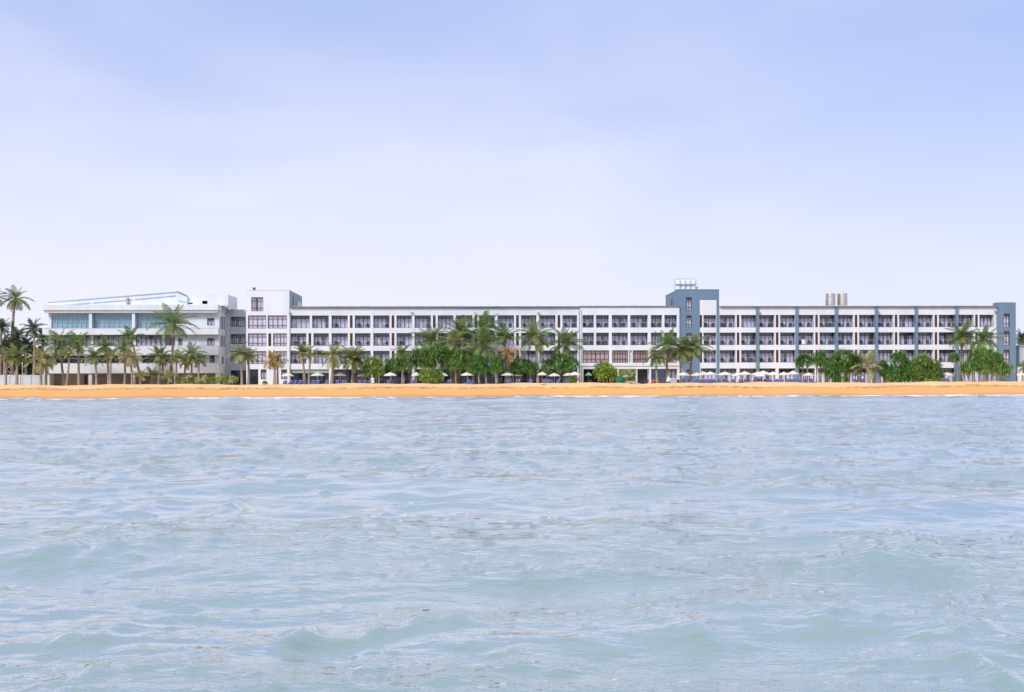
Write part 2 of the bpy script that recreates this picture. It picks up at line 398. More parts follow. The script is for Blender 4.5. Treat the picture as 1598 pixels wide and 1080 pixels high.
m = MB(); m.box(tw.u0+.32, tw.u1-.32, 5.0, 5.1, G0, 18.5)
for z0, z1 in ((11.35, 12.18), (8.15, 8.98), (4.84, 5.78)): m.box(U(1093), tw.u1-.32, REC+.11, 4.99, z0, z1)
tw.part('inner_wall', m, M['white'])
for r, (z0, z1, nm) in enumerate(ROWS):
    tw.louvre(U(1092.4), U(1096.2), z0, z1, .25); tw.window(U(1098.2), U(1118.3), z0, z1, REC); tw.railing(U(1098.2), U(1118.3), z0, .25)
    BAL.append(('blue-grey tower', r, U(1098.2), U(1118.3), z0, 0))
tw.window(U(1094), U(1118.3), G0+.1, 4.75, 1.0, 'door', 2)
m = MB(); m.box(tw.u0-.03, tw.u0-.003, 6.5, 7.6, 16.1, 18.0); tw.part('side_door', m, M['dark'])
m = MB(); m.box(tw.u0-.05, tw.u1+.05, 0, 14.05, 19.101, 19.18); tw.part('roof_edge', m, M['teal'])
# ---- right wing
rw = Block('hotel_wing', 'white hotel wing ribbed with blue-grey pilasters, right of the tanked tower', 1122.9, 1556.0)
PIL = [1182, 1243.5, 1305.2, 1367.6, 1429.8, 1493.1]
edges = [1121] + PIL + [1557.5]
hs = []; todo = []; gtodo = []
for i in range(7):
    a = edges[i]+2.1; c = edges[i+1]-2.1
    if i == 6: c = 1551.5
    for r, (z0, z1, nm) in enumerate(ROWS):
        for k, (p, q) in enumerate(((a, a+24.8), (a+33.4, c))):
            hs.append((U(p), U(q), z0, z1)); todo.append((r, i*2+k, U(p), U(q), z0, z1))
        hs.append((U(a+26.8), U(a+31), z0, z1)); rw.louvre(U(a+26.8), U(a+31), z0, z1)
    for p, q in ((a, a+26.5), (a+31, c)): hs.append((U(p), U(q), G0, 4.75)); gtodo.append((U(p), U(q)))
rw.wall.holes(rw.u0, rw.u1, G0, 15.95, hs, 0, REC)
wing_body(rw, 15.95)
rw.part('wall', rw.wall, M['white'])
for r, n, u0, u1, z0, z1 in todo:
    rw.window(u0, u1, z0, z1, REC-.06); rw.railing(u0, u1, z0); BAL.append(('right wing', r, u0, u1, z0, n))
for u0, u1 in gtodo: rw.window(u0, u1, G0+.1, 4.72, .9, 'door')
for px in PIL:
    m = MB(); m.box(U(px-2.1), U(px+2.1), -.28, REC, G0, 15.93); rw.part('pilaster', m, M['teal'])
roof(rw, 15.95)
gutterpipe(rw, 1555, 1.7, 15.2); spotlight(rw, 1553, 485.5); spotlight(rw, 1370.8, 487); spotlight(rw, 1185.5, 487.5)
# ---- end tower
et = Block('stair_tower', 'narrow blue-grey end tower at the far right end of the hotel', 1556.4, 1585.5, -.1, 'tower')
hs = []
for a, b_ in ((489.5, 510.5), (517, 539.5), (546, 566), (579, 589)): hs.append((U(1566), U(1575.5), ZF(1570, b_), ZF(1570, a)))
et.wall.holes(et.u0, et.u1, G0, 16.75, hs, -.1, .3)
m = et.wall; m.box(et.u0, et.u0+.3, .302, 1.6, G0, 16.73); m.box(et.u1-.3, et.u1, .302, 12, G0, 15.9); m.box(et.u1-.3, et.u1, .302, 1.6, 15.901, 16.73); m.box(et.u0+.31, et.u1-.31, 1.3, 1.6, G0, 16.73); m.box(et.u0+.31, et.u1-.31, .303, 1.29, 16.3, 16.5); m.box(et.u0+.31, et.u1-.31, 1.602, 12, 15.6, 15.9)
et.part('wall', m, M['teal'])
for h_ in hs: et.window(*h_, .1, 'narrow', 2)
# ---- white stair block (left)
lt = Block('stair_block', 'tall plain white block with red-brown gridded windows beside the long wing', 384.2, 451.9, -.12, 'tower')
TZ = 19.0; hs = []; ww = []
def hole(p, q, y0, y1, st, cur=2): h_ = (U(p), U(q), ZF((p+q)/2, y1), ZF((p+q)/2, y0)); hs.append(h_); ww.append((h_, st, cur))
hole(392.7, 411.3, 464, 485.8, 'face', 3)
hole(387.3, 416, 492.3, 512.7, 'face'); hole(418.2, 448, 492.3, 512.7, 'face')
for y0, y1 in ((520.3, 540.3), (548, 568)):
    hole(387.3, 416, y0, y1, 'face', 4); hole(426.4, 448, y0, y1, 'face', 2)
    hs.append((U(419), U(423.6), ZF(421, y1), ZF(421, y0)))
nl = [h_ for h_ in hs if h_[1]-h_[0] < .7]
hole(387.3, 403.2, 576.2, 602, 'shop'); hole(407, 415.7, 576.5, 592, 'small', 0); hole(438.9, 448, 576.5, 592, 'small', 1)
lt.wall.holes(lt.u0, lt.u1, G0, TZ, hs, -.12, .5)
m = lt.wall; m.box(lt.u0, lt.u0+.3, .502, 14, G0, TZ-.02); m.box(lt.u1-.3, lt.u1, .502, 14, G0, TZ-.02); m.box(lt.u0+.31, lt.u1-.31, 13.7, 14, G0, TZ-.02); m.box(lt.u0+.31, lt.u1-.31, .503, 13.69, TZ-.5, TZ-.2); m.box(lt.u0+.31, lt.u1-.31, 3.5, 3.7, G0, TZ-.6)
for z in (15.6, 12.0, 8.7, 5.3): m.box(lt.u0+.31, lt.u1-.31, .504, 3.49, z-.3, z)
lt.part('wall', m, M['white'])
for h_ in nl: lt.louvre(*h_, .05)
for h_, st, cur in ww: lt.window(*h_, .12, st, cur)
m = MB(); m.box(lt.u1+.004, lt.u1+.05, .1, 13.95, 16.15, TZ-.05); sd = lt.part('side_panel', m, M['tealside'])
m = MB(); m.box(lt.u1+.052, lt.u1+.08, 8.2, 12.6, 16.3, 18.0); m.build('window', M['frame'], sd, False, lt.off)
m = MB(); m.box(lt.u1+.052, lt.u1+.08, 3.2, 4.0, 16.3, 18.3); m.build('window', M['frame'], sd, False, lt.off)
m = MB()
for k in range(3): m.box(lt.u1+.081, lt.u1+.095, 8.45+k*1.4, 9.55+k*1.4, 16.45, 17.85)
m.build('pane', M['glassteal'], sd, False, lt.off)
m = MB(); m.box(lt.u0-.04, lt.u1+.06, -.16, 14.04, TZ+.001, TZ+.07); lt.part('roof_edge', m, M['greywhite'])
# ---- link block
lk = Block('link_block', 'recessed pale grey link block between the left wing and white stair block', 352, 386, 7.0)
hs = []
for y0, y1 in ((494.5, 509.7), (521.5, 536.7), (548, 563), (578, 602)): hs.append((U(360, 7), U(383.5, 7), ZF(371, y1, 7), ZF(371, y0, 7)))
zt = ZF(371, 483, 7)
lk.wall.holes(lk.u0, lk.u1, G0, zt, hs, 7, 7.4); m = lk.wall
m.box(lk.u0, lk.u0+.3, 7.402, 13, G0, zt-.03); m.box(lk.u1-.3, lk.u1, 7.402, 13, G0, zt-.03); m.box(lk.u0+.31, lk.u1-.31, 12.7, 13, G0, zt-.03); m.box(lk.u0+.31, lk.u1-.31, 7.403, 12.6, zt-.4, zt-.2); m.box(lk.u0+.31, lk.u1-.31, 9.5, 9.7, G0, zt-.5)
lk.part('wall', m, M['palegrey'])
for h_ in hs[:3]: lk.window(*h_, 7.2, 'strip')
lk.window(*hs[3], 7.2, 'shop')
# ---- left wing
lw = Block('conference_wing', 'pale left wing with blue-teal glazing, deep parapets and a sloping roof', 75, 341.5)
u0, u1 = lw.u0, lw.u1; VB = 5.4
hs = []; ww = []
def lhole(p, q, z0, z1, st, cur=None): h_ = (U(p), U(q), z0, z1); hs.append(h_); ww.append((h_, st, cur))
for p, q in ((79.5, 140.8), (145, 207.3), (212.5, 268)): lhole(p, q, 12.2, 14.93, 'wall', 0)
lhole(323, 334.3, 12.75, 14.05, 'small', 2)
for p, q in ((84, 140.8), (145, 207.3), (211.5, 272.5)): lhole(p, q, 9.1, 11.0, 'strip')
lhole(277.5, 284.3, 9.1, 10.4, 'small', 2); lhole(323, 334.3, 9.15, 10.45, 'small', 2)
for p, q in ((86, 131), (153, 203), (221, 268)): lhole(p, q, 5.5, 7.35, 'darkopen')
lhole(312.5, 320, 5.75, 7.35, 'small', 0); lhole(327, 334.3, 5.75, 7.35, 'small', 1)
lw.wall.holes(u0, u1, G0+2.55, 15.4, hs, .25, .6)
m = lw.wall
# end wall with openings facing right, shell
m.box(u0, u0+.3, .602, VB+6, G0, 15.3); m.box(u0+.31, u1-.31, VB+5.7, VB+6, G0, 15.3); m.box(u0+.31, u1-.31, 4.0, 4.2, G0, 15.3)
for z0, z1 in ((15.05, 15.35), (11.2, 11.9), (7.5, 8.3), (4.2, 4.9)): m.box(u0+.31, u1-.31, .603, VB+5.6, z0, z1)
lw.part('wall', m, M['white'])
ew = MB(); eh = []
n0 = len(ew.v)
for z0, z1 in ((12.2, 14.5), (9.0, 11.0)):
    for k in range(3): eh.append((1.5+k*1.25, 2.35+k*1.25, z0, z1))
eh.append((2.6, 3.9, 5.9, 7.2)); eh.append((1.6, 3.2, 2.2, 4.0))
ew.holes(.61, VB, G0, 15.4, eh, 0, .3)
ew.v = [(u1+.0-b_, a, c) for a, b_, c in ew.v]; ew.f = [tuple(reversed(f)) for f in ew.f]
ewo = lw.part('end_wall', ew, M['greywhite'])
for a, b_, z0, z1 in eh:
    mm = MB(); mm.box(u1-.22, u1-.16, a, b_, z0, z1); f_ = MB(); 
    for t in (0, .5, 1): y = a+.04+(b_-a-.08)*t; f_.box(u1-.15, u1-.08, y-.04, y+.04, z0, z1)
    f_.box(u1-.15, u1-.085, a+.08, b_-.08, z0+(z1-z0)*.7-.04, z0+(z1-z0)*.7+.04)
    wo = f_.build('window', M['frame'], lw.root, False, lw.off); mm.build('pane', M['glassdark'], wo, False, lw.off)
m = MB(); m.box(u1-.3, u1-.004, VB+.01, VB+6, G0, 15.3); lw.part('wall', m, M['greywhite'])
for h_, st, cur in ww: lw.window(*h_, .42, st, cur)
# fascia, parapets, ground columns and recessed ground wall
f0 = U(69.3); f1 = U(342.5)
m = MB(); m.box(f0, f1, -1.1, VB+.4, 15.42, 16.4); lw.part('fascia', m, M['greywhite'])
m = MB(); m.box(f0+.25, f1-.25, -.85, VB+.2, 15.0, 15.415); lw.part('soffit', m, M['white'])
for z0, z1, a in ((11.06, 12.18, 69.3), (7.4, 9.06, 72), (4.19, 5.95, 74.5)):
    m = MB(); a = U(a); m.box(a, f1, -.9, -.65, z0, z1); m.box(a, a+.25, -.648, .24, z0, z1); m.box(f1-.25, f1, -.648, .6, z0, z1); m.box(a+.26, f1-.26, -.647, .245, z0+.02, z0+.3); lw.part('parapet', m, M['greywhite'])
    m = MB(); m.box(a-.02, f1+.02, -.93, -.62, z1+.001, z1+.06); lw.part('coping', m, M['palegrey'])
for p, q in ((86, 131), (153, 203), (221, 268)):
    lw.railing(U(p), U(q), 5.96, -.78)
for px in (143, 210): 
    m = MB(); m.box(U(px)-.26, U(px)+.26, -.6, .24, 12.24, 14.99); lw.part('column', m, M['white'])
for px in (76.5, 142.3, 208.5, 275.5, 340): 
    m = MB(); m.box(U(px)-.28, U(px)+.28, -.6, .2, G0, 4.18); lw.part('column', m, M['white'])
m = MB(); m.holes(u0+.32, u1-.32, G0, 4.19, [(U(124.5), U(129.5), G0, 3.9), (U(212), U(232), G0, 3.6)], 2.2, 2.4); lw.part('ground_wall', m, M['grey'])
# sloping roof: a white wedge with a dark inset line, penthouse to the right
ra, rb, rc = U(73.5, 1), U(278, 1), U(292, 1)
za, zb, zc = ZF(74, 471.2, 1), ZF(278, 454.8, 1), ZF(292, 461.5, 1)
m = MB(); m.slab([(ra, 16.35), (rc, 16.35), (rc, zc), (rb, zb), (ra, za)], 1.0, 9.5); rfo = lw.part('roof', m, M['greywhite'])
def ridge(p, y0, q, y1, t=.13):
    m = MB(); a = (U(p, 1), ZF(p, y0, 1)); b_ = (U(q, 1), ZF(q, y1, 1)); m.slab([(a[0], a[1]-t), (b_[0], b_[1]-t), (b_[0], b_[1]), a], .86, .997); return m
ridge(74, 471.0, 278, 454.6).build('roof_edge', M['palegrey'], rfo, False, lw.off)
ridge(278, 454.4, 292.5, 461.2, .2).build('roof_edge', M['roof'], rfo, False, lw.off)
ridge(100, 475.2, 141, 472).build('flashing', M['palegrey'], rfo, False, lw.off)
ridge(145, 472.0, 207, 466.8).build('flashing', M['palegrey'], rfo, False, lw.off)
ridge(211, 466.5, 274, 460.5).build('flashing', M['palegrey'], rfo, False, lw.off)
ridge(278.5, 468, 291, 471.2).build('flashing', M['palegrey'], rfo, False, lw.off)
m = MB(); m.box(U(198.6, 1), U(201.6, 1), .6, .99, 16.5, ZF(200, 465, 1)); m.build('hatch', M['wood'], rfo, False, lw.off)
pz = ZF(325, 459.8, 1.5)
m = MB(); m.holes(U(292.3, 1.5), U(356.5, 1.5), 16.38, pz, [(U(315.7, 1.5), U(324, 1.5), ZF(320, 474.5, 1.5), ZF(320, 469.3, 1.5)), (U(292.5, 1.5), U(301, 1.5), ZF(297, 474.5, 1.5), ZF(297, 472.3, 1.5))], 1.5, 1.8)
m.box(U(292.3, 1.5), U(292.3, 1.5)+.25, 1.802, 9, 16.38, pz-.02); m.box(U(356.5, 1.5)-.25, U(356.5, 1.5), 1.802, 9, 16.0, pz-.02); m.box(U(292.3, 1.5)+.26, U(356.5, 1.5)-.26, 1.803, 9, pz-.3, pz-.04)
lw.part('penthouse', m, M['greywhite'])
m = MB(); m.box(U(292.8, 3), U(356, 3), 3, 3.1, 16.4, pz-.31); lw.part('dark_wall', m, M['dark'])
m = MB(); m.box(U(356.8, 6), U(358.8, 6), 6, 6.1, ZF(357, 481, 6), ZF(357, 468, 6)); lw.part('roof_door', m, M['dark'])
m = MB(); m.tube([(U(355.8, VB), VB-.1, 1.7), (U(355.8, VB), VB-.1, 17.6)], .16, 8); lw.part('downpipe', m, M['palegrey'], True)
m = MB()
for px in (361, 363.5, 366.5): m.tube([(U(px, 8), 8, zt-.2), (U(px, 8), 8, ZF(px, 463, 8))], .05, 6)
for py in (463, 470, 477): m.tube([(U(360.3, 8), 8, ZF(362, py, 8)), (U(367, 8), 8, ZF(362, py, 8))], .04, 6)
lk.part('roof_railing', m, M['railmetal'])
# ---- far right house and walls
x, z = at(1590.5, 540, 208); hr = thing('house', 'small white house half cut off at the right edge', 'house', (x+4, 208, G0))
m = MB(); m.holes(-4, 6, 0, z-G0, [(-3.3, -2.5, 2.6, 4.6), (-.5, .8, 2.6, 4.6)], 0, .25); m.box(-4, -3.75, .252, 7, 0, z-G0-.02); m.box(5.75, 6, .252, 7, 0, z-G0-.02); m.box(-3.74, 5.74, 6.8, 7, 0, z-G0-.02); m.box(-3.74, 5.74, .253, 6.7, z-G0-.3, z-G0-.05); m.build('wall', M['white'], hr)
for a, b_ in ((-3.3, -2.5), (-.5, .8)):
    o = link('window', win_mesh(round(b_-a, 1), 2.0, 'small'), hr, ((a+b_)/2, .12, 2.6)); link('pane', pane_mesh(round(b_-a, 1), 2.0, 'small'), o)
m = MB(); m.box(-4.3, 6.3, -.35, 7.3, z-G0, z-G0+.15); m.build('roof', M['palegrey'], hr)
x, z = at(1587.5, 573.5, 204); wl = thing('garden_wall', 'white wall at the right edge beside the end tower', 'wall', (x+6, 204, G0))
m = MB(); m.box(-6, 8, 0, .25, 0, z-G0); m.build('wall', M['greywhite'], wl); m = MB(); m.box(-6.05, 8.05, -.05, .3, z-G0, z-G0+.08); m.build('coping', M['white'], wl)
xa, z = at(-12, 586.5, 194); xb, _ = at(73, 586.5, 194)
wl = thing('boundary_wall', 'long low pale grey wall at the left edge behind the palms', 'wall', ((xa+xb)/2, 194, G0))
m = MB(); w = (xb-xa)/2; m.box(-w, w, 0, .25, 0, z-G0); m.build('wall', M['palegrey'], wl)
m = MB(); m.box(-w-.05, w+.05, -.06, .31, z-G0, z-G0+.1); m.build('coping', M['greywhite'], wl)
m = MB()
for k in range(5): xx = -w+1+k*(2*w-2)/4; m.box(xx-.15, xx+.15, -.1, -.002, 0, z-G0-.02)
m.build('buttress', M['palegrey'], wl)
x, z = at(35, 566.5, 190); lp = thing('lamp_post', 'slim white lamp post standing at the left wall among palms', 'lamp post', (x, 190, 1.7))
m = MB(); m.tube([(0, 0, 0), (0, 0, z-1.7-.2)], [.075, .05], 8); m.build('pole', M['plastic'], lp, True)
m = MB(); m.lathe([(.05, z-1.9), (.15, z-1.85), (.16, z-1.68), (.03, z-1.6)], n=10); m.build('lamp_head', M['plastic'], lp, True); m = MB(); m.lathe([(.14, 0), (.14, .12), (.07, .15)], n=10); m.build('base', M['grey'], lp, True)
# ---- roof tanks
tz = 19.19
xs = [1058.7, 1066.5, 1074.3, 1082.3]
m = MB(); fx = [U(1054.3, 3), U(1086.8, 3)]
for x in [fx[0]+(fx[1]-fx[0])*k/4 for k in range(5)]:
    for v in (2.5, 3.9): m.tube([(x, v, tz-.4), (x, v, tz+2.25)], .028, 6)
for z in (tz+.12, tz+1.08, tz+2.2):
    for v in (2.5, 3.9): m.tube([(fx[0], v, z), (fx[1], v, z)], .022, 6)
wx, wy = W(U(1070, 3), 3.2)
rk = thing('tank_rack', 'steel rack of posts holding the white tanks on the blue-grey tower', 'rack', (wx, wy, tz), TH)
m.build('frame', M['railmetal'], rk, False, (U(1070, 3), 3.2, tz))
m = MB()
for z in (tz+.16, tz+1.12): m.box(fx[0], fx[1], 2.55, 3.85, z, z+.04)
m.build('shelf', M['railmetal'], rk, False, (U(1070, 3), 3.2, tz))
def tankm():
    b = MB(); b.lathe([(.43, 0), (.455, .03), (.46, .25), (.45, .28), (.46, .31), (.46, .70), (.43, .79), (.18, .80), (.17, .80)], n=16); return b.mesh('body', M['plastic'], True)
tmesh = tankm(); lb = MB(); lb.lathe([(.15, .80), (.15, .84), (.06, .86)], n=12); lmesh = lb.mesh('lid', M['greywhite'], True)
for r in range(2):
    for k in range(4):
        px = xs[k]; wx, wy = W(U(px, 3.2), 3.2)
        t = thing('water_tank', f"white plastic tank, {['leftmost','second from left','third from left','rightmost'][k]} in the {['lower','upper'][r]} rack row on the blue-grey tower", 'water tank', (wx, wy, tz+.2+r*.96), TH, 'white tanks on the blue-grey tower')
        link('body', tmesh, t); link('lid', lmesh, t)
wx, wy = W(U(1087.5, 2), 2); t = thing('roof_vent', 'short grey capped vent pipe right of the white tanks', 'vent', (wx, wy, 19.15))
m = MB(); m.tube([(0, 0, 0), (0, 0, .55)], .12, 8); m.build('pipe', M['grey'], t, True); m = MB(); m.lathe([(.22, .5), (.24, .62), (.2, .8), (.08, .86)], n=10); m.build('cap', M['palegrey'], t, True)
wx, wy = W(U(397, 1), 1); t = thing('roof_vent', 'small dark vent on top of the white stair block', 'vent', (wx, wy, 19.05))
m = MB(); m.box(-.2, .2, -.2, .2, 0, .5); m.build('body', M['dark'], t); m = MB(); m.box(-.28, .28, -.28, .28, .5, .58); m.build('cap', M['grey'], t)
for px, lab in ((1296.5, 'left steel cylinder tank on the right wing roof'), (1315.3, 'right steel cylinder tank with rust-coloured pipe on the wing roof')):
    wx, wy = W(U(px, 4), 4); t = thing('steel_tank', lab, 'water tank', (wx, wy, 16.42), TH, 'steel tanks on the right wing roof')
    m = MB(); hh = 2.36; prof = [(.76, 0)]
    for k in range(6): z = .05+k*.38; prof += [(.84, z), (.84, z+.30), (.825, z+.34)]
    prof += [(.82, hh-.05), (.5, hh), (.12, hh+.02)]; m.lathe(prof, n=24); m.build('body', M['steel'], t, True)
    m = MB(); m.lathe([(.22, hh+.04), (.22, hh+.12), (.05, hh+.15)], n=12); m.build('lid', M['steel'], t, True)
    m = MB(); m.tube([(-.92, -.1, -.1), (-.98, -.1, hh*.97)], .11 if px > 1310 else .05, 6); m.build('pipe', M['wood'] if px > 1310 else M['railmetal'], t, True)
wx, wy = W(U(1306, 4), 4); t = thing('tank_stand', 'low concrete stand under the two steel tanks', 'stand', (wx, wy, 16.09), TH)
m = MB(); m.box(-2.1, 2.1, -1.1, 1.1, .2, .33); m.build('top', M['greywhite'], t)
m = MB()
for x in (-1.9, 0, 1.9): m.box(x-.12, x+.12, -1, 1, .02, .199)
m.build('legs', M['palegrey'], t)
# ---------------------------------------------------------------- balcony chairs
cm = MB(); cm.box(-.26, .26, -.25, .25, .36, .44); cm.prism([(.20, .44), (.26, .44), (.36, .92), (.30, .93)], -.26, .26)
for x in (-.23, .23):
    for y in (-.22, .22): cm.box(x-.025, x+.025, y-.025, y+.025, 0, .36)
    cm.box(x-.03, x+.03, -.25, .26, .60, .64); cm.box(x-.025, x+.025, -.24, -.19, .441, .60)
chm = cm.mesh('balcony_chair', M['chair'])
rowname = ['top', 'middle', 'lower']
for wing, r, u0, u1, z0, n in BAL:
    if rng.random() < .12: continue
    if wing == 'long wing' and r == 2 and 6 <= n <= 13: continue      # hidden by the trees
    if wing == 'right wing' and r == 2 and (4 <= n <= 7 or 8 <= n <= 10 or n >= 12): continue
    if wing == 'glazed wing' and r == 1 and n >= 4: continue
    pos = 'only balcony' if wing == 'blue-grey tower' else f'{ORD[n]} balcony from left'
    for k, t in enumerate((.30, .74)):
        if wing == 'long wing' and rng.random() < .3: continue
        u = u0+(u1-u0)*t; x, y = W(u, .85)
        o = link('balcony_chair', chm, None, (x, y, z0+.002), TH+(.5 if k == 0 else -.5)+rng.uniform(-.2, .2))
        tag(o, f"dark {['left','right'][k]} chair, {pos}, {rowname[r]} balcony row of {wing}", 'chair', 'dark chairs on the balconies')
# ---------------------------------------------------------------- palms
def frond(mb, p0, az, e0, L, droop, r, m=26, wide=1.0):
    pts = [Vector(p0)]; n = 9; side_az = az + r.uniform(-.12, .12)
    for i in range(n):
        t = (i+.5)/n; e = e0 - droop*(t**1.35); a = az + (side_az-az)*t*2
        pts.append(pts[-1] + Vector((math.cos(a)*math.cos(e), math.sin(a)*math.cos(e), math.sin(e)))*(L/n))
    for i in range(n):                          # rachis: flat strip seen from either side
        w = .045*(1-i/n)+.012; d = (pts[i+1]-pts[i]).normalized(); s = Vector((-math.sin(az), math.cos(az), 0)); up = s.cross(d)
        mb.quad(tuple(pts[i]-s*w), tuple(pts[i+1]-s*w), tuple(pts[i+1]+s*w), tuple(pts[i]+s*w))
        mb.quad(tuple(pts[i]-up*w), tuple(pts[i+1]-up*w), tuple(pts[i+1]+up*w), tuple(pts[i]+up*w))
    for k in range(m):
        t = .10+.90*(k+.5)/m; f = t*n; i = min(n-1, int(f)); p = pts[i].lerp(pts[i+1], f-i); d = (pts[i+1]-pts[i]).normalized()
        s = Vector((-math.sin(az), math.cos(az), 0)); up = s.cross(d)
        ll = wide*L*.27*(math.sin(PI*min(1, .18+t*.82))**.6)*r.uniform(.8, 1.1)+.05
        for sg in (-1, 1):
            dr = (s*sg*.72 + d*.55 - up*r.uniform(-.12, .25)).normalized()
            q = p+dr*ll*.55; e = p+dr*ll; q.z -= ll*.07; e.z -= ll*r.uniform(.22, .42)
            w = d*.034*(1.15 if L > 2.2 else 1)
            mb.v += [tuple(p-w*.6), tuple(p+w*.6), tuple(q+w), tuple(q-w), tuple(e)]
            b = len(mb.v)-5; mb.f += [(b, b+1, b+2, b+3), (b+3, b+2, b+4)]
PLAN = ['A', 'B']
def palm(label, bx, cx, cy, R, Y, style='green', n=20, lean=0, spread=(82, -28), wind=0.0, dead=2, thick=1.0, group='coconut palms along the beach front', trunk_to=None, mid=None):
    r = random.Random(int(bx*13+cy*7+cx)); X0, _ = at(bx, 598, Y); X1, z1 = at(cx, cy, Y); zb = gz(X0, Y)-.12
    t = thing('palm_tree', label, 'palm tree', (X0, Y, zb), 0, group)
    P0 = Vector((0, 0, 0)); P3 = Vector((X1-X0, r.uniform(-.4, .4), z1-zb)); Hh = P3.z
    if mid is not None: mx, mz = at(mid[0], mid[1], Y); c = (Vector((mx-X0, 0, mz-zb))*2 - (P0+P3)*.5)
    else: c = Vector((P3.x*r.uniform(.1, .45)+r.uniform(-.1, .1)*Hh*.5, P3.y*.4, Hh*.5))
    pts = []; rad = []; N = 11; rb = (.15+.012*Hh)*thick
    for i in range(N+1):
        s = i/N; p = P0*(1-s)**2 + c*2*s*(1-s) + P3*s*s; pts.append(p)
        rad.append(rb*(1.0-.38*s)*(1.0+.55*math.exp(-s*9))*(1+.06*(i % 2)))
    m = MB(); m.tube(pts, rad, 8); m.build('trunk', M['trunk'], t, True)
    Rm = R*Y/F; L = Rm*1.22; m = MB()
    top = pts[-1]
    for i in range(n):
        q = (i+.5)/n; e = math.radians(spread[0] + (spread[1]-spread[0])*(q**.85) + r.uniform(-9, 9)); az = i*2.39996 + r.uniform(-.3, .3)
        if wind: az = az + wind*math.sin(-az)*.9 if wind > 0 else az - wind*math.sin(PI-az)*-.9
        ln = L*(.72+.34*math.sin(PI*min(1, .15+q*.8)))*r.uniform(.85, 1.1)
        dp = (.35+.95*math.cos(e)*.9)*r.uniform(.8, 1.2)
        frond(m, top + Vector((math.cos(az)*.06, math.sin(az)*.06, r.uniform(-.1, .1))), az, e, ln, dp, r, m=max(16, min(44, int(ln*12))), wide=1.15 if Rm < 2 else 1.0)
    tl = r.uniform(-.22, .22) if n > 14 and style != 'gold' else 0; ct, st_ = math.cos(tl), math.sin(tl)
    m.v = [(top.x+(x-top.x)*ct+(z-top.z)*st_, y, top.z+(z-top.z)*ct-(x-top.x)*st_) for x, y, z in m.v]
    m.build('crown', M[{'green': 'palm', 'dark': 'palmdark', 'yellow': 'palmyel', 'gold': 'palmgold'}[style]], t)
    if dead:
        m = MB()
        for i in range(dead): frond(m, top-Vector((0, 0, .12)), r.uniform(0, 2*PI), math.radians(r.uniform(-50, -20)), L*r.uniform(.6, .85), .9, r, m=18, wide=.7)
        m.build('dead_frond', M['palmdry'], t)
    m = MB(); m.tube([top-Vector((0, 0, .35)), top+Vector((0, 0, .25))], [rad[-1]*1.25, rad[-1]*.6], 7); m.build('leaf_base', M['palmdry'] if style != 'green' else M['sandwood'], t, True)
    return t
BK = 'palms behind the left wall'
palm('tallest slender palm towering alone over the left palm grove', 19.5, 23.5, 466, 23, 203, 'green', 20, spread=(80, -38), dead=2, mid=(19.5, 520), group=BK)
palm('tall palm cut off by the left edge, fronds level with the tallest palm', -14, -9, 466, 20, 206, 'dark', 16, spread=(60, -30), group=BK)
palm('dark palm at the left edge left of the tall slender trunk', 1, 2, 511, 17, 201, 'dark', 20, group=BK)
palm('dark bushy palm right behind the tall slender trunk', 25, 26, 526, 20, 204, 'dark', 22, group=BK)
palm('upright dark palm with visible trunk between wall lamp and left wing', 51, 51, 513, 18, 200, 'dark', 20, spread=(85, -25), group=BK)
palm('dark palm touching the left end of the left wing', 66, 66, 528, 17, 203, 'dark', 20, group=BK)
palm('low dark palm behind the yellowish front palms near the left wall', 40, 41, 538, 18, 202, 'dark', 20, group=BK)
palm('dark low palm half hidden at the far left edge', 6, 8, 543, 16, 199, 'dark', 18, group=BK)
palm('pale thin palm nearest the left edge in front of the low wall', 9, 12, 558, 15, 187, 'yellow', 14, dead=3)
palm('stout bushy palm just left of the white lamp post', 25.5, 25, 556, 21, 186, 'green', 22, spread=(78, -35), dead=3, thick=1.25)
palm('wide yellowish palm with drooping fronds just right of lamp post', 64, 63, 561, 25, 186, 'yellow', 20, spread=(80, -42), dead=3)
palm('short pale palm close behind the wide yellowish palm at wall end', 71.5, 73, 560, 18, 188, 'yellow', 14, spread=(70, -45), dead=3)
palm('large dark green palm hiding the left end of the left wing', 100, 92.5, 538, 29, 189, 'green', 24, spread=(84, -30), dead=2, mid=(96.5, 570))
palm('thin pale palm beside the large dark green palm', 103, 108, 553, 16, 187, 'yellow', 16, spread=(88, 5), dead=2)
palm('slim upright green palm before first teal window bay', 123, 122, 538, 22, 188, 'green', 20, spread=(86, -25), dead=1)
palm('short green palm left of the second ground column, left wing', 150.5, 146, 557, 18, 187, 'green', 20, spread=(82, -32), dead=1)
palm('green palm with bent trunk right of second ground column', 169.5, 164, 541, 21, 188, 'green', 20, spread=(78, -35), dead=2)
palm('small slim palm close right of the bent-trunk palm', 172.5, 174, 557, 14, 186.5, 'yellow', 14, spread=(86, -5), dead=1)
palm('bushy palm left of the third ground column, left wing', 194.5, 192, 545, 20, 188, 'green', 20, spread=(82, -28), dead=2)
palm('palm with long leaning trunk in front of long dark windows', 221, 203, 527, 18, 191, 'green', 18, spread=(85, -15), dead=2, mid=(213, 562))
palm('pale palm with trunk beside third ground column', 206.5, 204, 556, 20, 186.5, 'yellow', 16, spread=(70, -40), dead=2)
palm('tall full palm standing before the left wing’s blank upper wall', 264, 270.5, 507, 33, 190, 'green', 26, spread=(82, -30), dead=2, mid=(268.8, 555))
palm('thick green palm left of the tall full palm’s trunk', 246.5, 249.5, 556, 20, 187, 'green', 22, spread=(86, -20), dead=1)
palm('slim brownish palm between two palms near the tall full palm', 252.5, 253, 560, 14, 189, 'yellow', 12, spread=(80, -30), dead=4)
